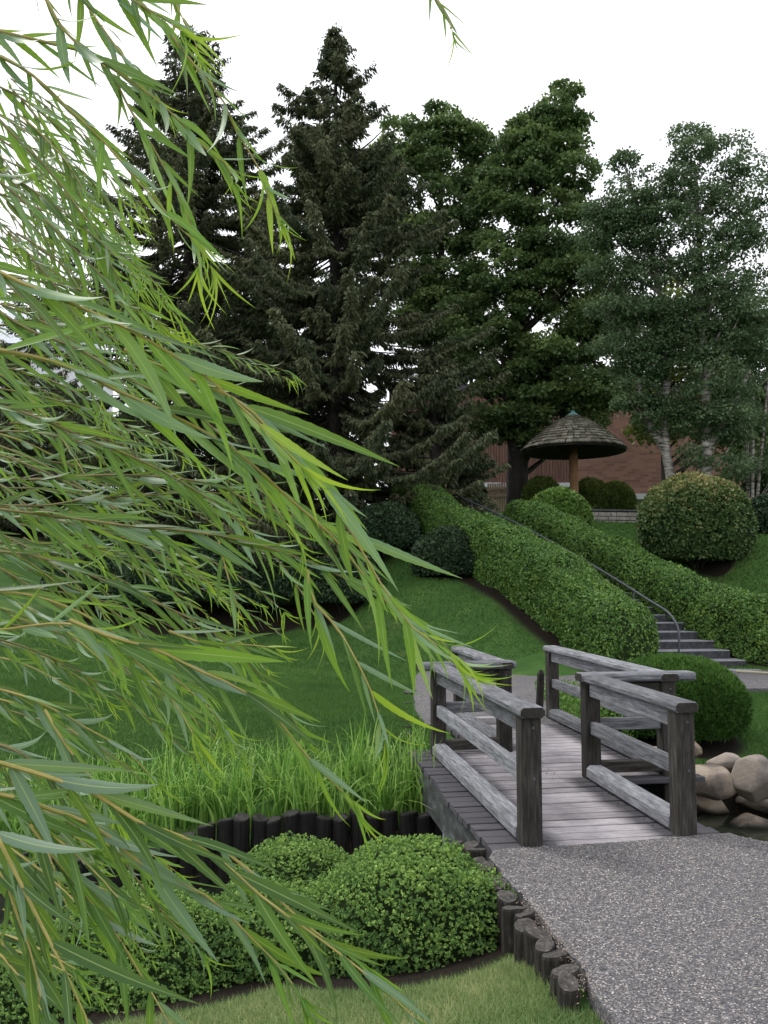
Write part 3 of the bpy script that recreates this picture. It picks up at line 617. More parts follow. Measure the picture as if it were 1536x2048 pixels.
rp = [low + np.array([.11, -.19, .12]), low + np.array([.12, -.22, .38]), low + np.array([.11, -.2, .62]), e0 + np.array([0, 0, -.03])] + hp
mesh('rail', *tube(smoothline(rp, 90), .022, 8), METAL, hr, smooth=True)
for s in np.arange(.9, 8.2, 1.15):
    p = side(s, .17); mesh('rail_post', *tube([p + np.array([0, 0, -.1]), p + np.array([0, 0, .89])], .016, 6), METAL, hr)

# ------------------------------------------------------------------ hedges
def hedge(name, label, line, hw, ht, dens, taper):
    P = smoothline(np.array([(p[0], p[1]) for p in line]), 110); T = unit(np.gradient(P, axis=0)); seg = 14; V = []; n = len(P)
    for i in range(n):
        e = min(i, n - 1 - i) / 9.0; k = math.sqrt(max(0.0, 1 - (1 - min(1, e)) ** 2)); nn = np.array([T[i][1], -T[i][0]]); zc = h1(P[i][0] - nn[0] * .0, P[i][1]); sc_ = 1 + (taper - 1) * i / n
        for j in range(seg):
            a = math.pi * (j / (seg - 1)); x = -math.cos(a); zz = math.sin(a); x = math.copysign(abs(x) ** .6, x); zz = zz ** .55
            q = P[i] + nn * hw * x * sc_ * (.25 + .75 * k) * (1 - .18 * (1 - zz)); zl = h1(*q); V.append((q[0], q[1], (zl * (1 - zz) + zc * zz) + ht * sc_ * zz * (.3 + .7 * k)))
    V = np.array(V); Fc = [(i * seg + j, i * seg + j + 1, (i + 1) * seg + j + 1, (i + 1) * seg + j) for i in range(n - 1) for j in range(seg - 1)]
    Fc += [tuple(range(seg))[::-1], tuple((n - 1) * seg + j for j in range(seg))]
    nr = 1.5 * nz(V, 1.5) + .9 * nz(V, 4.0); cen = np.repeat(np.c_[P, np.array([h1(*p) for p in P]) + ht * .5], seg, 0); V = V + unit(V - cen) * (nr[:, None] * .11)
    x, y = line[0][:2]; root = thing(name, label, 'hedge', (x, y, h1(x, y)))
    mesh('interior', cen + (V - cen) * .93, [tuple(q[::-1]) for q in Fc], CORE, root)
    F2 = [tuple(q[::-1]) for q in Fc[:-2]] + [Fc[-2], Fc[-1]]
    # orient outward
    P0, N0 = sample(V, F2, 50)
    a = tufts(V, F2, dens, 5, .055, .019, .07, .95, .35, .26)
    fl = (a[1] * 0 + 1); foliage_mesh('foliage', a[0], a[1], a[2], a[3], a[4], F_HEDGE, root, np.clip(a[5] + .04 * rng.normal(size=len(a[5])), 0, 1))
    return root
hedge('clipped_hedge', 'clipped leafy hedge on the left side of the stone steps', HEDL, .73, 1.30, 40000, .82)
hedge('clipped_hedge', 'long clipped hedge on the right side of the stone steps', HEDR, .74, 1.2, 42000, .9)

# ------------------------------------------------------------------ shrubs
shrub('mounded_shrub', 'light green mounded shrub nearest the log edging, in front of the bridge', 'shrub', (.13, 4.78, -.25), (.56, .5, .36), F_SPIREA, 14040, 9, .0130, .0046, .06, .26, 3.0, topbias=.3)
shrub('mounded_shrub', 'light green mounded shrub behind, against the dark log wall', 'shrub', (-.55, 5.45, -.40), (.38, .36, .36), F_SPIREA, 7776, 9, .0130, .0046, .06, .26, 3.0, topbias=.3)
shrub('mounded_shrub', 'light green shrub mound between the back mound and the left one', 'shrub', (-.62, 4.85, -.42), (.46, .42, .30), F_SPIREA, 8640, 9, .0130, .0046, .06, .28, 3.0, topbias=.3)
shrub('mounded_shrub', 'wide low shrub mound behind the lower willow branches', 'shrub', (-1.25, 4.62, -.42), (.62, .45, .34), F_SPIREA, 12960, 9, .0130, .0046, .06, .28, 3.0, topbias=.25)
shrub('mounded_shrub', 'shrub mound in the bottom left corner under the willow', 'shrub', (-1.95, 4.3, -.5), (.55, .5, .36), F_SPIREA, 10800, 9, .0130, .0046, .06, .28, 3.0, topbias=.25)
shrub('globe_shrub', 'dense rounded dwarf pine beside the right bridge railing', 'shrub', (3.72, 10.75, .02), (.86, .8, .62), F_MUGO, 15000, 6, .055, .006, .035, .07, 2.2, topbias=.3, spread=.6, up=.6)
shrub('round_shrub', 'dark rounded shrub at the foot of the left hedge', 'shrub', (1.52, 19.4, 2.12), (.80, .75, .70), F_DARK, 5500, 5, .075, .026, .05, .1, 2)
shrub('large_shrub', 'big rounded shrub with bronze tips on the right slope', 'shrub', (7.62, 20.2, 2.98), (1.24, 1.15, 1.10), F_BIGS, 20000, 5, .075, .027, .13, .13, 3.4, bottom=-.62, topbias=.42, shrink=.9)
for i, (px, py, rr, Zr, lb) in enumerate([(300, 1175, 1.0, 21, 'dark mounded shrub at the left end of the row behind the lawn'), (405, 1160, 1.0, 21.4, 'dark mounded shrub second from the left behind the lawn'), (515, 1165, 1.0, 20.8, 'dark mounded shrub in the middle of the row behind the lawn'), (610, 1170, .95, 20.5, 'dark mounded shrub second from the right behind the lawn'), (690, 1188, .8, 19.9, 'dark green mounded shrub at the right end of the row behind the lawn'), (770, 1165, .75, 20.6, 'low dark shrub between the row and the round shrub'), (180, 1180, 1.1, 21.2, 'dark shrub deep in the willow shade left of the row')]):
    p = pt(px, py, Zr); g = h1(p[0], p[1]); shrub('dark_shrub', lb, 'shrub', (p[0], p[1], g + rr * .72), (rr * 1.05, rr, rr * .9), F_DARK, 6500, 5, .085, .03, .06, .14, 2, group='dark shrubs behind the lawn')
for i, (px, top, rr, lb) in enumerate([(1083, 958, .62, 'clipped rounded evergreen left of the pavilion post'), (1180, 962, .62, 'clipped rounded evergreen just right of the pavilion post'), (1232, 968, .56, 'clipped rounded evergreen at the right end behind the stone wall')]):
    p = pt(px, top, 28.3); g = h1(p[0], p[1]); hh = p[2] - g; shrub('clipped_evergreen', lb, 'shrub', (p[0], p[1], g + hh * .5), (rr, rr, hh * .5), F_YEW, 3600, 5, .10, .016, .05, .07, 2, group='clipped evergreens round the pavilion', bottom=-1, up=.9, topbias=.3)
p = pt(1120, 1010, 23.2); shrub('round_shrub', 'rounded grey-green shrub at the top end of the right hedge', 'shrub', (p[0] - .05, p[1], p[2] - .35), (.85, .7, .75), F_HEDGE, 5000, 5, .08, .026, .05, .09, 2)
for px, py, Y, rr, lb in ((1548, 1050, 22, .9, 'dark clipped shrub at the right edge beyond the large shrub'), (1530, 990, 27, .8, 'small dark evergreen behind the thin birch trunks')):
    p = pt(px, py, Y); g = h1(p[0], p[1]); shrub('round_shrub', lb, 'shrub', (p[0], p[1], p[2] - .2), (rr, rr, rr), F_DARK, 4000, 5, .09, .03, .05, .1, 2)
X = []; 
for k in range(240):
    x = 2.25 + abs(R.gauss(0, .28)); y = 10.6 + R.uniform(-.9, 1.6); X.append((x, y, h1(x, y)))
X = np.repeat(np.array(X), 22, 0); D = unit(rnd(len(X)) * .6 + np.array([0, 0, 1.])); C = X + D * rng.uniform(0, .32, (len(X), 1))
wd = thing('leafy_perennial', 'soft green ferny weeds growing between far railing and globe shrub', 'plant', (2.4, 10.6, 0)); foliage_mesh('foliage', C, unit(D + rnd(len(X))), rnd(len(X)), rng.uniform(.03, .06, len(X)), rng.uniform(.008, .014, len(X)), F_WEED, wd, rng.uniform(0, 1, len(X)))

# ------------------------------------------------------------------ pavilion (umbrella roof on one post)
gc = pt(1147, 905, 27.0); g0 = h1(gc[0], gc[1]); EZ = pt(1147, 903, 27)[2]; AZ = pt(1147, 828, 27)[2]; RR = 104.5 / F * 27
gaz = thing('umbrella_pavilion', 'round shingled umbrella roof pavilion on a single wooden post', 'pavilion', (gc[0], gc[1], g0))
mesh('post', *tube([(gc[0], gc[1], g0 - .2), (gc[0], gc[1], EZ + .3)], [.15, .13], 16), GZPOST, gaz, smooth=True)
def prof(f): return RR * (1 - f) ** 1.0 + .12 * f, EZ + (AZ - EZ) * (f ** .92 * .94 + .06 * math.sin(f * 3.14))
seg = 48; V = []
for f_ in np.linspace(0, 1, 12):
    r_, z_ = prof(f_)
    for k in range(seg): a = 2 * math.pi * k / seg; V.append((gc[0] + (r_ - .03) * math.cos(a), gc[1] + (r_ - .03) * math.sin(a), z_ - .03))
for f_ in np.linspace(1, 0, 6):
    r_ = (RR - .06) * (1 - f_) + .12 * f_; z_ = EZ + .02 + (AZ - EZ) * .75 * f_ - .06
    for k in range(seg): a = 2 * math.pi * k / seg; V.append((gc[0] + r_ * math.cos(a), gc[1] + r_ * math.sin(a), z_))
Fc = [(i * seg + k, i * seg + (k + 1) % seg, (i + 1) * seg + (k + 1) % seg, (i + 1) * seg + k) for i in range(17) for k in range(seg)]
mesh('roof_deck', V, Fc, WOODE, gaz)
sh_me = bpy.data.meshes.new('shingle'); bx = box((0, 0, 0), (.5, 0, 0), (0, .5, 0), (0, 0, .5)); sh_me.from_pydata([tuple(p) for p in bx[0]], [], bx[1]); sh_me.materials.append(SHING)
rows = 13; cnt = 0; rest = []
from mathutils import Matrix
for i in range(rows):
    f0 = i / rows; r0, z0 = prof(f0); r1, z1 = prof(min(1, f0 + 1.25 / rows)); n = max(8, int(2 * math.pi * r0 / .19)); n_shift = R.uniform(0, 1)
    for k in range(n):
        a = 2 * math.pi * (k + n_shift + R.uniform(-.12, .12)) / n; wd_ = 2 * math.pi * r0 / n * R.uniform(.82, .97); dr = R.uniform(-.018, .022)
        er = np.array([math.cos(a), math.sin(a), 0]); et = np.array([-math.sin(a), math.cos(a), 0]); A = np.array([gc[0], gc[1], 0]) + er * (r0 + dr) + Z3 * (z0 + .05); Bp = np.array([gc[0], gc[1], 0]) + er * (r1 + .0) + Z3 * (z1 + .008)
        up_ = Bp - A; L_ = np.linalg.norm(up_); up_ = up_ / L_; no = np.cross(et, up_); c = (A + Bp) / 2; th = R.uniform(.035, .055)
        if math.sin(a) < .25 and cnt < 300:
            o = bpy.data.objects.new('shingle', sh_me); col(o); o.parent = gaz; lc = c - np.array(gaz.location)
            o.matrix_local = Matrix([[et[q] * wd_, up_[q] * L_, no[q] * th, lc[q]] for q in range(3)] + [[0, 0, 0, 1]]); cnt += 1
        else: rest.append(box(c, et * wd_ / 2, up_ * L_ / 2, no * th / 2))
mesh('roof_shingles', *join(rest), SHING, gaz, kind='stuff')
cv = []
for r_, z_ in ((.17, AZ - .10), (.18, AZ - .04), (.14, AZ + .01), (.07, AZ + .04), (.07, AZ + .10), (.03, AZ + .12)):
    for k in range(14): a = 2 * math.pi * k / 14; cv.append((gc[0] + r_ * math.cos(a), gc[1] + r_ * math.sin(a), z_))
mesh('copper_cap', cv, [(i * 14 + k, i * 14 + (k + 1) % 14, (i + 1) * 14 + (k + 1) % 14, (i + 1) * 14 + k) for i in range(5) for k in range(14)] + [tuple(70 + k for k in range(14))], COPPER, gaz)

# ------------------------------------------------------------------ stone wall
a0 = pt(1165, 1045, 24.9); a1 = pt(1325, 1048, 25.3); wb, wt = 3.30, pt(1200, 1019, 25)[2]
sw = thing('stone_wall', 'low dry laid stone wall along the terrace below the pavilion', 'stone wall', tuple(a0))
e = unit((a1 - a0) * np.array([1, 1, 0])); L_ = np.linalg.norm((a1 - a0)[:2]); f3 = np.cross(e, Z3)
mesh('wall_core', *box(a0 + e * L_ / 2 + Z3 * ((wb + wt) / 2 - a0[2]) - f3 * .14, e * L_ / 2, f3 * .11, Z3 * (wt - wb - .06) / 2), MORT, sw)
z = wb; row = 0
while z < wt - .05:
    hh = [.15, .12, .14, .11][row % 4]; hh = min(hh, wt - .045 - z); x = -R.uniform(0, .2)
    if hh < .04: break
    while x < L_:
        ww = R.uniform(.18, .48); c = a0 + e * (x + ww / 2) + Z3 * (z + hh / 2 - a0[2]) - f3 * (.12 - R.uniform(.0, .02)); V, Fc = box(c, e * (ww / 2 - .008), f3 * .12, Z3 * (hh / 2 - .007), .016)
        V = np.array(V); V = V + nz(V, 9)[:, None] * .007; mesh('stone', V, Fc, WALLS, sw); x += ww
    z += hh; row += 1
x = 0
while x < L_:
    ww = R.uniform(.5, .8); V, Fc = box(a0 + e * (x + ww / 2) + Z3 * (wt - .02 - a0[2]) - f3 * .12, e * (ww / 2 - .006), f3 * .15, Z3 * .025, .008); mesh('coping_stone', V, Fc, ROOFD, sw); x += ww

# ------------------------------------------------------------------ building behind
def flat(name, x0, x1, y, z0, z1, mat, parent, dep=.3): return mesh(name, *box(((x0 + x1) / 2, y + dep / 2, (z0 + z1) / 2), ((x1 - x0) / 2, 0, 0), (0, dep / 2, 0), (0, 0, (z1 - z0) / 2)), mat, parent)
YB = 42.; zt = pt(1000, 782, YB)[2]; zb = pt(1300, 988, YB)[2]; zg = 3.4
bl = thing('brick_building', 'long red-brown brick building with a cream base behind the trees', 'building', (12, YB, zg))
xs = pt(1150, 900, YB)[0]
flat('brick_wall', xs, 27, YB, zb, zt, BRICK, bl, 8)
flat('lower_wall', xs - 8.6, 26.7, YB + .6, zg - .5, zb, CREAM, bl, 7)
flat('flashing', xs, 27.1, YB - .25, zb - .28, zb - .003, WHITE, bl, .8)
flat('roof_coping', xs - 9.5, 27.2, YB - .1, zt + .003, zt + .35, ROOFD, bl, 8.2)
zs = pt(1000, 966, YB)[2]; flat('backing_wall', xs - 9.4, xs - .003, YB + .05, zs, zt, SIDING, bl, 7.9)
bs = []
for i in range(66): x = xs - 9.4 + i * .142; bs.append(box((x + .06, YB + .02 - R.uniform(0, .015), (zs + zt) / 2), (.058, 0, 0), (0, .03, 0), (0, 0, (zt - zs) / 2)))
mesh('siding_boards', *join(bs), SIDING, bl, kind='stuff'); flat('ledge', xs - 9.5, xs - .02, YB - .2, zs - .22, zs - .004, WHITE, bl, .6)
for px in (1205, 1440): 
    q = pt(px, 1005, YB); f_ = flat('window', q[0] - .5, q[0] + .5, YB + .56, zg + .8, zg + 1.8, WHITE, bl, .1); flat('pane', q[0] - .42, q[0] + .42, YB + .53, zg + .88, zg + 1.72, GLASS, bl, .06)
fn = thing('wooden_fence', 'short pale wooden picket fence beside the dark maple trunk', 'fence', tuple(pt(1005, 1010, 33)))
fa, fb = pt(975, 1016, 33.5), pt(1040, 1022, 32.5); fe = unit((fb - fa) * np.array([1, 1, 0])); fl_ = np.linalg.norm((fb - fa)[:2]); ft = np.cross(fe, Z3); gzf = min(fa[2], fb[2]) - .3
for zz in (fa[2] + .45, fa[2] + .75): mesh('fence_rail', *box(fa + fe * fl_ / 2 + Z3 * (zz - fa[2]) + ft * .05, fe * fl_ / 2, ft * .02, Z3 * .05), FENCE, fn)
for i in range(int(fl_ / .11)): c = fa + fe * (i + .5) * .11; c[2] = fa[2] + .2; mesh('picket', *box(c, Z3 * .78 * R.uniform(.97, 1.02), fe * .04, ft * .012), FENCE, fn)
hs = thing('pale_house', 'pale grey house wall glimpsed behind the willow at the far left', 'house', (-22, 46, 3)); q0 = pt(-160, 600, 46); q1 = pt(150, 600, 46)
flat('house_wall', q0[0], q1[0], 46, 2, pt(0, 690, 46)[2], WHITE, hs, 7)
zr = pt(0, 690, 46)[2]; z9 = pt(0, 585, 46)[2]; xa, xb = q0[0] - .4, q1[0] + .4
mesh('roof', [(xa, 45.6, zr), (xb, 45.6, zr), (xb, 53.4, zr), (xa, 53.4, zr), (xa + 1, 49.5, z9), (xb - 1.5, 49.5, z9)], [(0, 1, 5, 4), (1, 2, 5), (2, 3, 4, 5), (3, 0, 4), (3, 2, 1, 0)], PIPE, hs)

# ------------------------------------------------------------------ trees
def spruce(name, label, px, Y, py_top, prof, ground_py=None, seed=1, dens=1.0, base_z=None):
    """prof: rows (py, halfwidth px)"""
    rs = np.random.default_rng(seed); top = pt(px, py_top, Y); x0, y0 = top[0], Y; zb_ = h1(x0, y0) if base_z is None else base_z; root = thing(name, label, 'tree', (x0, y0, zb_))
    Ht = top[2] - zb_; mesh('trunk', *tube([(x0, y0, zb_ - .3), (x0, y0, zb_ + Ht * .5), (x0, y0, top[2] - .1)], [.28, .16, .02], 9), BARK, root)
    zs_ = np.array([pt(px, r_[0], Y)[2] for r_ in prof])[::-1]; ws = np.array([r_[1] / F * Y * 1.2 for r_ in prof])[::-1]
    C = []; D = []; NN = []; LL = []; WW = []; TI = []; br = []; z = zb_ + .7
    while z < top[2] - .12:
        Lm = np.interp(z, zs_, ws); nb = 5 + int(rs.integers(0, 3)) + (3 if Lm > 1.8 else 0)
        for k in range(nb):
            a = rs.uniform(0, 6.283); L = Lm * rs.uniform(.6, 1.2) * (1 + .18 * math.sin(a * 2 + z * 1.7)); er = np.array([math.cos(a), math.sin(a), 0]); sd = np.array([-math.sin(a), math.cos(a), 0])
            dr = -.22 if Lm > 1 else .05; t_ = np.linspace(0, 1, 7); zz = z + rs.uniform(-.15, .15)
            cur = np.array([x0, y0, zz]) + er * (L * t_)[:, None] + Z3 * (L * (dr * t_ - .12 * np.sin(t_ * 3.14) + .16 * t_ ** 3))[:, None]
            br.append(tube(cur[::2], [.035, .022, .014, .006], 4, False)); nt_ = max(7, int(L / .038 * dens)); hb = rs.uniform(0, 1)
            for sgn in (-1, 1):
                f_ = rs.uniform(.12, 1, nt_) ** .8; P = np.stack([np.interp(f_, t_, cur[:, q]) for q in range(3)], 1); tl = (.16 + .34 * (1 - f_) * min(1, L / 2)) * rs.uniform(.5, 1.2, nt_)
                dd = unit(er * rs.uniform(.3, .9, (nt_, 1)) + sd * sgn * rs.uniform(.3, 1, (nt_, 1)) + Z3 * (-.25 - .1 * rs.uniform(0, 1, (nt_, 1))))
                for j in range(4):
                    q = P + dd * (tl * (j + .5) / 4)[:, None]; hang = np.array([0, 0, -1.]) * rs.uniform(.3, 1.5, (nt_, 1))
                    C.append(q + rs.normal(size=(nt_, 3)) * .02); D.append(unit(dd + hang + rs.normal(size=(nt_, 3)) * .35)); NN.append(unit(rs.normal(size=(nt_, 3)) + Z3)); LL.append(rs.uniform(.09, .20, nt_)); WW.append(rs.uniform(.016, .036, nt_)); TI.append(np.clip(.5 * hb + .5 * rs.uniform(0, 1, nt_), 0, 1))
        z += .30 if Lm > .8 else .17
    nl = 60; C.append(np.c_[rs.normal(x0, .05, nl), rs.normal(y0, .05, nl), rs.uniform(top[2] - .9, top[2], nl)]); D.append(unit(rs.normal(size=(nl, 3)) + Z3 * .9)); NN.append(rnd(nl)); LL.append(np.full(nl, .16)); WW.append(np.full(nl, .025)); TI.append(np.full(nl, .5))
    foliage_mesh('crown', np.concatenate(C), np.concatenate(D), np.concatenate(NN), np.concatenate(LL), np.concatenate(WW), F_SPRUCE, root, np.concatenate(TI))
    mesh('branches', *join(br), BARK, root, kind='stuff'); return root
spruce('spruce_tree', 'tall dark spruce with a pointed top in the middle of the photo', 672, 23, 55, [(55, 6), (110, 24), (160, 50), (190, 78), (235, 70), (300, 118), (450, 165), (600, 210), (780, 232), (930, 245), (1050, 225), (1150, 120)], seed=2, dens=1.05)
spruce('spruce_tree', 'dark spruce behind the upper willow branches on the left', 385, 27, 55, [(55, 8), (120, 60), (180, 105), (260, 130), (400, 170), (600, 220), (800, 250), (1000, 260), (1100, 200)], seed=4, dens=.95)
spruce('spruce_tree', 'shorter spruce low at the far left behind the willow', 60, 30, 640, [(640, 20), (800, 130), (1000, 190), (1100, 190)], seed=6, dens=.8)
spruce('spruce_tree', 'low spruce filling the gap between the two tall spruces', 520, 30, 400, [(400, 20), (650, 130), (850, 180), (1000, 200), (1060, 190)], seed=8, dens=.8)
spruce('young_spruce', 'low drooping spruce boughs beside the top of the left hedge', 868, 22.6, 700, [(700, 12), (780, 45), (870, 70), (960, 85), (1040, 80), (1080, 50)], seed=9, dens=1.5)

def broad(name, label, Y, rows, trunk, mat, bark, nclump, nleaf, L=.12, W=.045, crad=(.45, .9), seed=1, droop=.15, trunk_r=.2, limbs=26, group=None, cat='tree', airy=1.1, depth=.6):
    rs = np.random.default_rng(seed); T = [pt(a, b, Y) for a, b in trunk]; x0, y0 = T[0][0], T[0][1]; zg_ = h1(x0, y0); T = [np.array([x0, y0, zg_ - .3])] + T
    root = thing(name, label, cat, (x0, y0, zg_), group); n = len(T); mesh('trunk', *tube(smoothline(T, 14), np.linspace(trunk_r, trunk_r * .3, 14), 9), bark, root, smooth=True)
    rows = np.array(rows, float); K = []
    while len(K) < nclump:
        py = rs.uniform(rows[0, 0], rows[-1, 0]); xl = np.interp(py, rows[:, 0], rows[:, 1]); xr = np.interp(py, rows[:, 0], rows[:, 2])
        if rs.uniform() > (xr - xl) / (rows[:, 2] - rows[:, 1]).max() + .12: continue
        cr = rs.uniform(*crad); m_ = cr / Y * F * .5; hw = (xr - xl) / 2 
        u = rs.uniform(-1.06, 1.06) if rs.uniform() < .9 or L < .1 else rs.uniform(-1.2, 1.2); dmax = math.sqrt(max(0, 1 - u * u)); hwm = max(.2, hw / F * Y - cr * .8); yy = rs.uniform(-1, 1) * dmax * hwm * depth
        if abs(u) < .75 and rs.uniform() < .35: yy = -abs(yy)
        px_ = (xl + xr) / 2 + u * max(4, hw - m_); q = pt(px_, py, Y); K.append((q[0], q[1] + yy, q[2] - (cr * .3 if py > rows[0, 0] + 30 else 0), cr * (.6 if py < rows[0, 0] + 40 else 1)))
    K = np.array(K); K[:, 3] *= rs.uniform(.6, 1.15, len(K)); li = []
    for k in rs.choice(len(K), min(limbs, len(K)), replace=False):
        e = K[k, :3]; zs_ = np.clip(e[2] - abs(rs.normal(0, .8)) - np.hypot(e[0] - x0, e[1] - y0) * .7, T[1][2], T[-1][2]); Tp = smoothline(T, 30); s_ = Tp[np.argmin(abs(Tp[:, 2] - zs_))]; mid = (s_ + e) / 2 + np.array([0, 0, -.15])
        r0 = trunk_r * .28; li.append(tube(smoothline([s_, mid, e], 6), np.linspace(r0, .012, 6), 5, False))
    mesh('limbs', *join(li), bark, root, kind='stuff')
    w_ = K[:, 3] ** 2; idx = rs.choice(len(K), nleaf, p=w_ / w_.sum()); d = unit(rs.normal(size=(nleaf, 3)) * np.array([1, 1, .8])); low = d[:, 2] < -.15; d[low, 2] *= rs.uniform(-1, 1, low.sum())
    d = unit(d); lump = 1 + .42 * nz(d + K[idx, :3] * 3.1, 3.2); rad = K[idx, 3] * rs.uniform(.25, 1, nleaf) ** .45 * lump * airy; C = K[idx, :3] + d * rad[:, None] * np.array([1, 1, .6])
    D = unit(d * .6 + rs.normal(size=(nleaf, 3)) * .7 + np.array([0, 0, -droop])); Nn = unit(rs.normal(size=(nleaf, 3)) * .8 + np.array([0, 0, .9]) + d * .4); s_ = rs.uniform(.6, 1.3, nleaf)
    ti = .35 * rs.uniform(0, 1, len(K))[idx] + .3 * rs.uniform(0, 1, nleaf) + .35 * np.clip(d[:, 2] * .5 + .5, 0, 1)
    foliage_mesh('crown', C, D, Nn, L * s_, W * s_, mat, root, ti); return root
broad('maple_tree', 'tall dark green maple with a broad trunk left of the pavilion', 29, [(165, 1075, 1155), (225, 1045, 1170), (300, 985, 1175), (370, 960, 1205), (480, 925, 1215), (560, 890, 1240), (700, 900, 1250), (800, 930, 1260), (880, 950, 1130)], [(1035, 1015), (1036, 880), (1030, 740), (1045, 560), (1075, 380), (1095, 250)], F_MAPLE, BARK, 250, 120000, .135, .055, (.35, .85), 12, trunk_r=.42, limbs=44)
broad('maple_tree', 'green maple between the tall spruce and the dark maple', 31, [(215, 850, 910), (255, 770, 960), (330, 740, 1000), (450, 770, 990), (600, 800, 980), (720, 820, 960)], [(900, 1010), (895, 800), (885, 600), (880, 300)], F_MAPLE2, BARK, 170, 76000, .135, .055, (.35, .85), 14, trunk_r=.25)
broad('maple_tree', 'leafy green tree showing behind the left shoulder of the spruce', 33, [(240, 600, 790), (330, 580, 800), (450, 600, 800)], [(690, 1010), (690, 600), (690, 320)], F_MAPLE2, BARK, 26, 15000, .17, .075, (.5, 1.0), 15, trunk_r=.2)
broad('birch_tree', 'grey-green birch with a forked pale trunk behind the large shrub', 23.5, [(310, 1220, 1270), (400, 1180, 1320), (520, 1160, 1340), (680, 1190, 1350), (800, 1230, 1370), (850, 1240, 1370)], [(1342, 960), (1330, 890), (1333, 760), (1322, 600), (1290, 450), (1250, 350)], F_BIRCH, BIRCH, 85, 38000, .085, .034, (.35, .75), 21, droop=.5, trunk_r=.15, airy=1.15)
broad('birch_tree', 'tallest grey-green birch with a straight pale trunk on the right', 23, [(245, 1345, 1440), (300, 1310, 1500), (420, 1260, 1536), (560, 1290, 1560), (700, 1330, 1560), (830, 1350, 1500), (920, 1370, 1480)], [(1411, 955), (1414, 860), (1406, 700), (1400, 520), (1390, 330)], F_BIRCH, BIRCH, 130, 60000, .085, .034, (.35, .8), 22, droop=.5, trunk_r=.17, airy=1.15)
broad('birch_tree', 'young birch with thin white trunk at the right edge', 26, [(560, 1440, 1640), (700, 1430, 1640), (850, 1440, 1640), (940, 1450, 1600)], [(1497, 1010), (1495, 900), (1500, 760), (1510, 600)], F_BIRCH, BIRCH, 40, 20000, .09, .036, (.35, .8), 23, droop=.5, trunk_r=.055, airy=1.1)
for a, b_, lb in (((1505, 1005), (1506, 850), 'middle one of the thin white birch stems at the right edge'), ((1513, 1012), (1528, 850), 'slanting thin white birch stem at the right edge')):
    q0, q1 = pt(*a, 25.7), pt(*b_, 25.7); g = h1(q0[0], q0[1]); rt = thing('thin_birch', lb, 'tree', (q0[0], q0[1], g)); mesh('trunk', *tube([(q0[0], q0[1], g - .2), q0, q1, q1 + (q1 - q0)], [.06, .055, .045, .02], 8), BIRCH, rt)
mesh('fork', *tube(smoothline([pt(1330, 900, 23.5), pt(1305, 860, 23.4), pt(1285, 800, 23.3), pt(1262, 690, 23.2)], 10), np.linspace(.12, .04, 10), 8), BIRCH, bpy.data.objects['birch_tree'])
mesh('fork', *tube(smoothline([pt(1414, 900, 23), pt(1440, 855, 22.9), pt(1462, 820, 22.8), pt(1500, 740, 22.7)], 10), np.linspace(.11, .04, 10), 8), BIRCH, bpy.data.objects['birch_tree.001'])
broad('background_tree', 'yellow-green tree lit from behind, seen between the birch trunks', 37, [(520, 1250, 1380), (600, 1200, 1420), (760, 1180, 1480), (880, 1250, 1520)], [(1330, 1000), (1330, 800), (1330, 560)], F_YG, BARK, 46, 18000, .19, .08, (.6, 1.2), 31, trunk_r=.2)
broad('background_tree', 'dark leafy tree beyond the birches at the right edge', 36, [(640, 1470, 1640), (760, 1440, 1680), (950, 1450, 1700)], [(1560, 1000), (1560, 800), (1560, 640)], F_MAPLE, BARK, 40, 16000, .19, .08, (.6, 1.2), 32, trunk_r=.2)
broad('background_tree', 'dark understory tree filling the left side behind the willow', 34, [(780, -150, 330), (900, -200, 420), (1080, -200, 420)], [(120, 1060), (120, 900), (120, 780)], F_MAPLE, BARK, 60, 22000, .19, .08, (.7, 1.3), 33, trunk_r=.2)

# ------------------------------------------------------------------ grass and iris
def blades(n, x0, x1, y0, y1, keep, hmin, hmax, wd, mat, name, lean=.5, dist=None):
    X = rng.uniform(x0, x1, n); Y = rng.uniform(y0, y1, n) if dist is None else dist(n); k = keep(X, Y); X = X[k]; Y = Y[k]; Zg = land(X, Y); m_ = len(X)
    d = unit(rng.normal(size=(m_, 3)) * np.array([lean, lean, .15]) + Z3); s = unit(np.cross(d, rnd(m_))); Lh = rng.uniform(hmin, hmax, m_)[:, None]; C = np.c_[X, Y, Zg - .004]
    V = np.stack([C - s * wd, C + s * wd, C + d * Lh + rng.normal(size=(m_, 3)) * .12 * Lh], 1).reshape(-1, 3); patch = nz(np.c_[X, Y, 0 * X], 1.3)
    return mesh(name, V, np.arange(3 * m_).reshape(-1, 3), mat, tint=np.repeat(np.clip(rng.uniform(0, 1, m_) * .7 + .15 + .15 * patch, 0, 1), 3), kind='stuff')
def lawnok(X, Y): return (soilmask(X, Y) < .45) & (sdf(X, Y) < -.12) & ~in_poly(X, Y, NP) & ~in_poly(X, Y, FP)
def nearok(X, Y): return lawnok(X, Y) & ~((X > .78) & (Y > 3.45))
o = blades(150000, -2.6, 1.0, 2.7, 4.5, nearok, .022, .055, .0019, F_NEAR, 'near_lawn_grass', .7)
def far_lawn_ok(X, Y): return lawnok(X, Y) & ((Y > 8.55) | (X > 1.5))
blades(170000, -7, .6, 8.5, 14, far_lawn_ok, .03, .065, .005, F_LAWN, 'lawn_grass', .6)
blades(110000, -9, 3.5, 14, 20.5, far_lawn_ok, .03, .07, .008, F_LAWN, 'lawn_grass', .6)
blades(90000, 2.4, 8, 9.3, 13, far_lawn_ok, .03, .07, .005, F_LAWN, 'bank_grass', .6)
blades(110000, 4, 13, 15.5, 25, far_lawn_ok, .03, .08, .010, F_LAWN, 'slope_grass', .6)
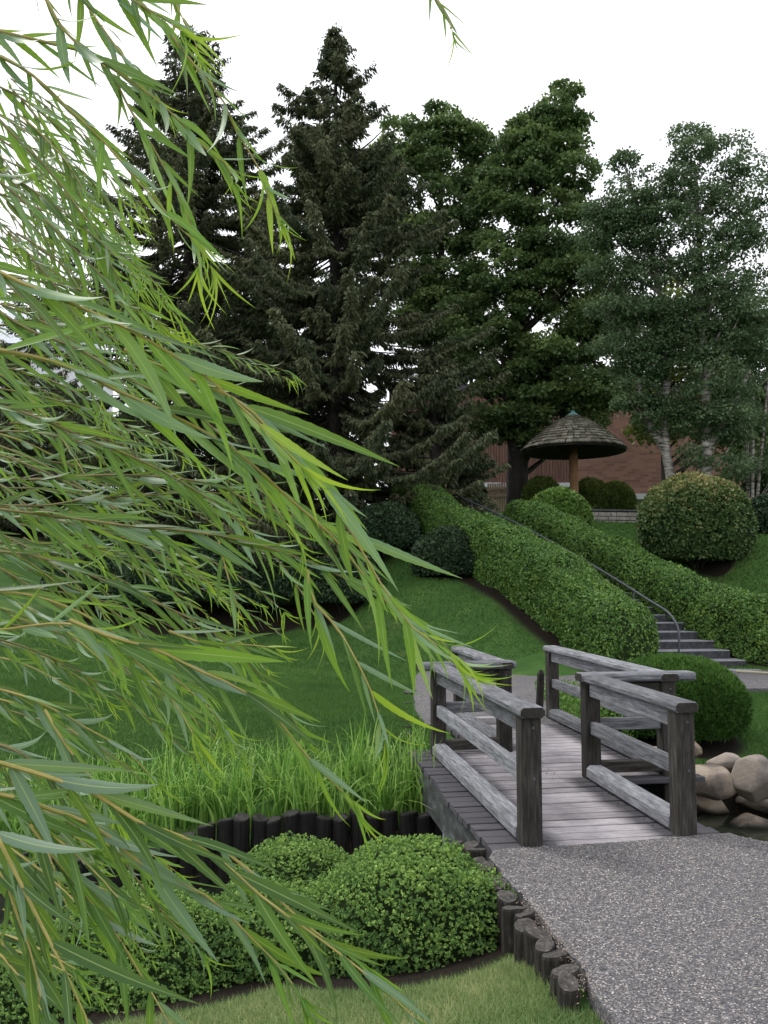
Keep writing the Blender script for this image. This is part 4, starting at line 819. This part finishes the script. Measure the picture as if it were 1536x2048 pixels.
def iris():
    nb = 2300; cx = rng.uniform(-4.2, .42, 170); cy = 7.42 + .95 * rng.uniform(0, 1, 170); i = rng.integers(0, 170, nb); X = cx[i] + rng.normal(0, .055, nb); Y = cy[i] + rng.normal(0, .05, nb)
    k = (Y > 7.38) & (X < .45); X = X[k]; Y = Y[k]; n = len(X); Zg = land(X, Y); a = rng.uniform(0, 6.28, n); ln = rng.uniform(.35, .68, n); bend = rng.uniform(.02, .85, n) ** 1.5; o_ = np.stack([np.cos(a), np.sin(a), 0 * a], 1); s = np.stack([-np.sin(a), np.cos(a), 0 * a], 1)
    tw = rng.uniform(0, 3.14, n)[:, None]; s = unit(s * np.cos(tw) + o_ * np.sin(tw)); seg = 7; t = np.linspace(0, 1, seg); V = []; 
    for q in t:
        p = np.c_[X, Y, Zg] + o_ * (ln * (bend * 1.2 * q ** 2.2 + .06 * q))[:, None] + Z3 * (ln * (q - bend * .75 * q ** 3))[:, None]; w_ = .0085 * (1 - q ** 2.5) + .0006
        V += [p - s * w_, p + s * w_]
    V = np.stack(V, 1).reshape(-1, 3); b = (2 * seg * np.arange(n))[:, None, None]; f = np.array([(2 * j, 2 * j + 1, 2 * j + 3, 2 * j + 2) for j in range(seg - 1)])[None]
    mesh('iris_bed', V, (b + f).reshape(-1, 4), F_IRIS, tint=np.repeat(np.clip(rng.uniform(0, 1, n), 0, 1), 2 * seg), kind='stuff')
iris()
# litter and mulch crumbs by the log edging and beds
X = []; 
for a, b_ in E1[8:]:
    p = gz(a, b_, 0)
    for k in range(60): X.append((p[0] + abs(R.gauss(.07, .03)), p[1] + R.gauss(0, .07), .014))
X = np.array(X); V, Fc = leafbatch(X, unit(rnd(len(X)) * np.array([1, 1, .2])), unit(rnd(len(X)) * np.array([1, 1, .2])), rng.uniform(.006, .016, len(X)), rng.uniform(.001, .003, len(X)), .1); mesh('leaf_litter', V, Fc, FENCE, kind='stuff')

# ------------------------------------------------------------------ weeping willow
wil = thing('weeping_willow', 'weeping willow branches with long narrow leaves sweeping in from the left', 'tree', (-2.6, 1.4, -.3))
def wleaf(L, W, nseg, curve, curl, serr, twist=0.0):
    """lanceolate leaf in local coords: x along, y across, z normal; returns V,F,across"""
    V = []; U_ = []
    for i in range(nseg + 1):
        t = i / nseg; w_ = W * (math.sin(math.pi * min(1, t ** .62)) ** .85 * (1 - .25 * t) + .03 * (1 - t)); w_ *= (1 + serr * (1 if i % 2 else -1)); ang = curve * t * t; x = L * (t - .12 * abs(curve) * t ** 3); z = -L * curve * .5 * t * t; y0 = L * curl * t * t; tw = twist * t
        if i == nseg: w_ = .0002
        for s in (-1, 0, 1): V.append((x, y0 + s * w_ * math.cos(tw), z + (abs(s) * w_ * .28) + s * w_ * math.sin(tw))); U_.append(s)
    Fc = [(i * 3 + j, i * 3 + 3 + j, i * 3 + 4 + j, i * 3 + 1 + j) for i in range(nseg) for j in (0, 1)]
    return np.array(V), np.array(Fc), np.array(U_, float)
PROT = []
for i in range(10):
    V, Fc, U_ = wleaf(1, R.uniform(.042, .060), 22, R.uniform(-.15, .6), R.uniform(-.14, .14), .05, R.uniform(-.5, .5)); PROT.append((V, Fc, U_))
PROTS = []
for i in range(8): PROTS.append(wleaf(1, R.uniform(.040, .062), 9, R.uniform(-.2, .8), R.uniform(-.2, .2), 0, R.uniform(-.8, .8)))
CURLY = [wleaf(1, .032, 9, R.uniform(.4, 1.4), R.uniform(-.4, .4), 0, R.uniform(-1.2, 1.2)) for _ in range(6)]
STEMS = [  # (pixel points, depth start, depth end, leaf length m, brightness)
 ([(250,700),(338,742),(432,778),(500,820),(573,898),(635,960),(700,1060),(770,1180),(830,1260),(900,1305)], .80, .72, .125, .55),
 ([(-40,520),(0,545),(150,610),(250,655),(330,700),(420,760),(520,850),(600,930)], .72, .68, .12, .5),
 ([(-40,690),(0,700),(104,723),(172,750),(250,789),(333,825),(479,908),(573,992),(667,1075),(755,1184),(850,1280),(915,1330)], .80, .78, .12, .45),
 ([(-40,1012),(0,1018),(156,1038),(276,1054),(375,1062),(469,1078),(600,1117),(693,1158),(781,1210),(860,1262),(925,1330)], 1.15, 1.0, .11, .3),
 ([(60,960),(130,955),(219,950),(333,955),(432,971),(520,1012),(620,1045),(700,1100),(760,1180)], 1.35, 1.15, .11, .35),
 ([(-40,1008),(0,1010),(100,1010),(160,1000),(300,990),(420,985),(520,1002),(600,1030)], 1.45, 1.3, .105, .25),
 ([(-40,1262),(0,1260),(130,1247),(182,1257),(250,1304),(323,1372),(365,1430),(385,1465)], 1.05, .95, .12, .45),
 ([(140,1240),(219,1273),(312,1299),(396,1340),(469,1372),(552,1434),(604,1500),(660,1560),(705,1600)], .95, .85, .12, .4),
 ([(437,1080),(453,1143),(469,1195),(490,1250)], 1.3, 1.25, .09, .6), ([(615,1140),(625,1200),(672,1252),(703,1304),(740,1377),(760,1440),(770,1480)], 1.05, .95, .11, .5),
 ([(338,1262),(417,1289),(495,1289),(550,1296)], 1.1, 1.05, .09, .5),
 ([(-60,1510),(0,1526),(100,1555),(205,1596),(264,1637),(363,1673),(445,1725),(527,1796),(615,1860),(703,1925),(779,1989),(850,2055)], .88, .78, .12, .22),
 ([(-50,1580),(12,1590),(105,1620),(193,1655),(258,1708),(305,1743),(410,1790),(510,1883),(562,1936),(600,1990)], .95, .85, .12, .25),
 ([(-20,1640),(0,1684),(47,1778),(88,1860),(129,1942),(176,2048),(190,2100)], .75, .68, .115, .22),
 ([(60,1650),(117,1725),(182,1801),(234,1872),(281,1948),(316,2007),(350,2070)], 1.0, .92, .12, .22),
 ([(90,1420),(117,1467),(158,1526),(193,1567),(230,1620)], 1.1, 1.05, .10, .35),
 ([(70,-40),(93,0),(125,57),(182,109),(242,149),(291,182),(343,226),(388,275),(428,311),(456,331),(470,365)], 1.05, .95, .115, .5),
 ([(240,-30),(270,0),(323,44),(359,93),(404,149),(444,198),(472,262),(517,335),(541,400),(560,440)], 1.0, .95, .115, .5),
 ([(-40,95),(0,113),(52,141),(93,174),(133,214),(174,250),(222,299),(275,363),(315,404),(355,452),(392,485),(420,530)], 1.05, .95, .12, .55),
 ([(-30,55),(8,65),(93,85),(178,109),(210,133),(262,222),(299,283),(335,347),(363,404),(388,464),(398,530)], 1.1, 1.0, .12, .5),
 ([(0,240),(40,283),(93,335),(133,384),(161,424),(194,464),(218,525),(250,573),(283,614),(320,650)], 1.4, 1.3, .11, .5),
 ([(140,-40),(160,-10),(202,52),(242,105),(283,153),(310,190)], 1.2, 1.1, .11, .5), ([(-30,160),(0,174),(52,202),(101,242),(160,290),(220,360),(260,430)], 1.5, 1.4, .11, .5),
 ([(180,-60),(230,-20),(300,20),(360,60)], .9, .85, .12, .5), ([(340,-60),(350,0),(362,30),(385,70),(398,110)], 1.3, 1.25, .08, .5),
 ([(840,-80),(862,-20),(880,10),(898,40),(905,62)], 1.15, 1.1, .095, .45),
 ([(-40,330),(20,380),(90,440),(150,500),(210,560),(270,640),(340,700)], 1.3, 1.2, .11, .55), ([(-40,250),(30,300),(110,370),(200,470),(290,560),(360,640)], 1.6, 1.5, .105, .55),
 ([(-40,600),(60,660),(160,700),(260,760),(380,820),(470,900),(540,1000),(600,1090)], 1.2, 1.05, .115, .45), ([(-40,800),(60,830),(180,880),(300,930),(420,1000),(520,1080),(600,1180),(640,1250)], 1.3, 1.15, .11, .4),
 ([(-40,1100),(60,1110),(180,1150),(300,1200),(420,1260),(500,1330),(560,1400),(600,1460)], 1.3, 1.15, .11, .35), ([(-40,1180),(60,1190),(170,1230),(260,1290),(330,1340),(400,1400),(440,1440)], 1.15, 1.1, .11, .35),
 ([(-40,1370),(40,1390),(110,1420),(180,1460),(250,1500),(310,1560)], 1.3, 1.2, .10, .35), ([(-40,1480),(30,1500),(110,1560),(190,1640),(260,1740),(330,1830),(400,1900)], 1.25, 1.1, .11, .25),
 ([(-60,1700),(0,1740),(30,1820),(60,1900),(80,1980),(90,2060)], .8, .75, .115, .15), ([(420,1680),(520,1760),(600,1840),(680,1900),(715,1925)], .92, .88, .11, .25)]
fr = random.Random(77)
for i in range(98):
    y0 = fr.uniform(150, 1300) if i < 82 else fr.uniform(1300, 1950); z_ = fr.uniform(1.5, 2.7); ln = fr.uniform(260, 620) * (1 if i < 82 else .6); a = math.radians(fr.uniform(14, 48) if y0 < 550 else fr.uniform(-6, 32)); x0 = fr.uniform(-60, 60); P = []; x, y = x0, y0
    if 150 < y0 < 600: ln = min(ln, 380)
    for k in range(7): P.append((x, y)); x += math.cos(a) * ln / 6; y += math.sin(a) * ln / 6; a += math.radians(fr.uniform(2, 9))
    STEMS.append((P, z_, z_ - fr.uniform(.05, .25), fr.uniform(.075, .11), fr.uniform(.25, .6)))
for i in range(9):
    y0 = fr.uniform(1250, 1980); z_ = fr.uniform(.95, 1.5); ln = fr.uniform(180, 420); a = math.radians(fr.uniform(10, 60)); x, y = fr.uniform(-60, 40), y0; P = []
    for k in range(7): P.append((x, y)); x += math.cos(a) * ln / 6; y += math.sin(a) * ln / 6; a += math.radians(fr.uniform(1, 7))
    STEMS.append((P, z_, z_ - .1, fr.uniform(.10, .125), fr.uniform(.1, .35)))
leaves = []
for (P, za, zb2, LL_, brt) in STEMS:
    n = len(P); W3 = np.array([pt(px, py, za + (zb2 - za) * i / (n - 1)) for i, (px, py) in enumerate(P)]); Lw = np.linalg.norm(np.diff(W3, axis=0), axis=1).sum(); m_ = max(12, int(Lw / .012)); C = smoothline(W3, m_)
    thick = .0016 + .0010 * min(1, Lw / .5); mesh('branch', *tube(C[::2], np.linspace(thick, .0006, len(C[::2])), 6), TWIGB if Lw > .45 and za > 1.1 else TWIG, wil)
    T = unit(np.gradient(C, axis=0)); s = .0; step = .020; ph = fr.uniform(0, 6); k = 0
    while s < Lw:
        f_ = s / Lw; j = min(m_ - 1, int(f_ * (m_ - 1))); t_ = T[j]; ph += 2.4; size = LL_ * fr.choice((.6, .85, 1, 1, 1.18)) * (1 - .5 * max(0, f_ - .6) / .4) * fr.uniform(.72, 1.12); dv = math.radians(fr.uniform(9, 30) + (14 if fr.random() < .22 else 0))
        a_ = unit(np.cross(t_, np.array([0, 1., 0]))); b_ = np.cross(t_, a_); rad = a_ * math.cos(ph) + b_ * math.sin(ph) * .55
        D = unit(t_ * math.cos(dv) + rad * math.sin(dv) + np.array([.06, 0, -.16]) + np.array([fr.gauss(0, .06), fr.gauss(0, .1), fr.gauss(0, .06)]))
        nr = np.array([fr.gauss(0, .55), -.75 + fr.gauss(0, .35), .55 + fr.gauss(0, .35)]); 
        if fr.random() < .34: nr = -nr
        leaves.append((C[j], D, nr, size, np.clip(brt - .06 + .30 * max(0, f_ - .55) / .45 + fr.uniform(-.26, .2), 0, 1), C[j][1], f_ > .93)); s += step * fr.uniform(.7, 1.3) * (1.0 if f_ < .85 else .6); k += 1
    for q in range(5): leaves.append((C[-1], unit(T[-1] * .8 + np.array([fr.gauss(.1, .3), fr.gauss(0, .2), -.5 + fr.gauss(0, .25)])), np.array([fr.gauss(0, 1), -1, fr.gauss(0, 1)]), LL_ * fr.uniform(.3, .65), np.clip(brt + .3 + fr.uniform(-.15, .15), 0, 1), C[-1][1], True))
order = sorted(range(len(leaves)), key=lambda i: -leaves[i][3] / leaves[i][5]); near = set(order[:300]); RV = []; RF = []; RT = []; RU = []; nb = 0
wl = np.array(wil.location); shared = {}
for i, (c, D, nr, sz, ti, dep, curly) in enumerate(leaves):
    Y_ = unit(np.cross(nr, D)); Zn = np.cross(D, Y_)
    if i in near and not curly:
        pk = fr.randrange(len(PROT)); tk = min(3, int(ti * 4)); key = (pk, tk)
        if key not in shared:
            V, Fc, U_ = PROT[pk]; o = mesh('leaf', V, Fc, WILLOW, None, tint=np.full(len(V), (tk + .5) / 4), uv=U_, smooth=True); shared[key] = o.data
        else: o = bpy.data.objects.new('leaf', shared[key]); col(o)
        o.parent = wil; lc = c - wl; o.matrix_local = Matrix([[D[q] * sz, Y_[q] * sz, Zn[q] * sz, lc[q]] for q in range(3)] + [[0, 0, 0, 1]])
    else:
        V, Fc, U_ = (CURLY if curly else PROTS)[fr.randrange(6)]; RV.append(c + (V[:, :1] * D + V[:, 1:2] * Y_ + V[:, 2:] * Zn) * sz); RF.append(Fc + nb); RT.append(np.full(len(V), ti)); RU.append(U_); nb += len(V)
mesh('foliage', np.concatenate(RV), np.concatenate(RF), WILLOW, wil, tint=np.concatenate(RT), uv=np.concatenate(RU), smooth=True, kind='stuff')
mesh('trunk', *tube(smoothline([(-2.6, 1.4, -.6), (-2.55, 1.4, 1.2), (-2.4, 1.45, 2.4), (-2.2, 1.5, 4.0)], 12), np.linspace(.24, .12, 12), 12), BARK, wil, smooth=True)
for y_, z_ in ((.75, 2.15), (.85, 1.75), (1.2, 1.9), (1.2, 1.5), (.9, 1.2), (1.1, 2.6)):
    mesh('limb', *tube(smoothline([(-2.5, 1.4, z_ - .3), (-1.6, (1.4 + y_) / 2, z_ + .12), (-.47 * y_ - .18, y_, z_)], 12), np.linspace(.045, .006, 12), 7), TWIGB, wil, smooth=True)
print('leaves', len(leaves), 'tris', sum(len(o.data.polygons) for o in sc.objects if o.type == 'MESH'))
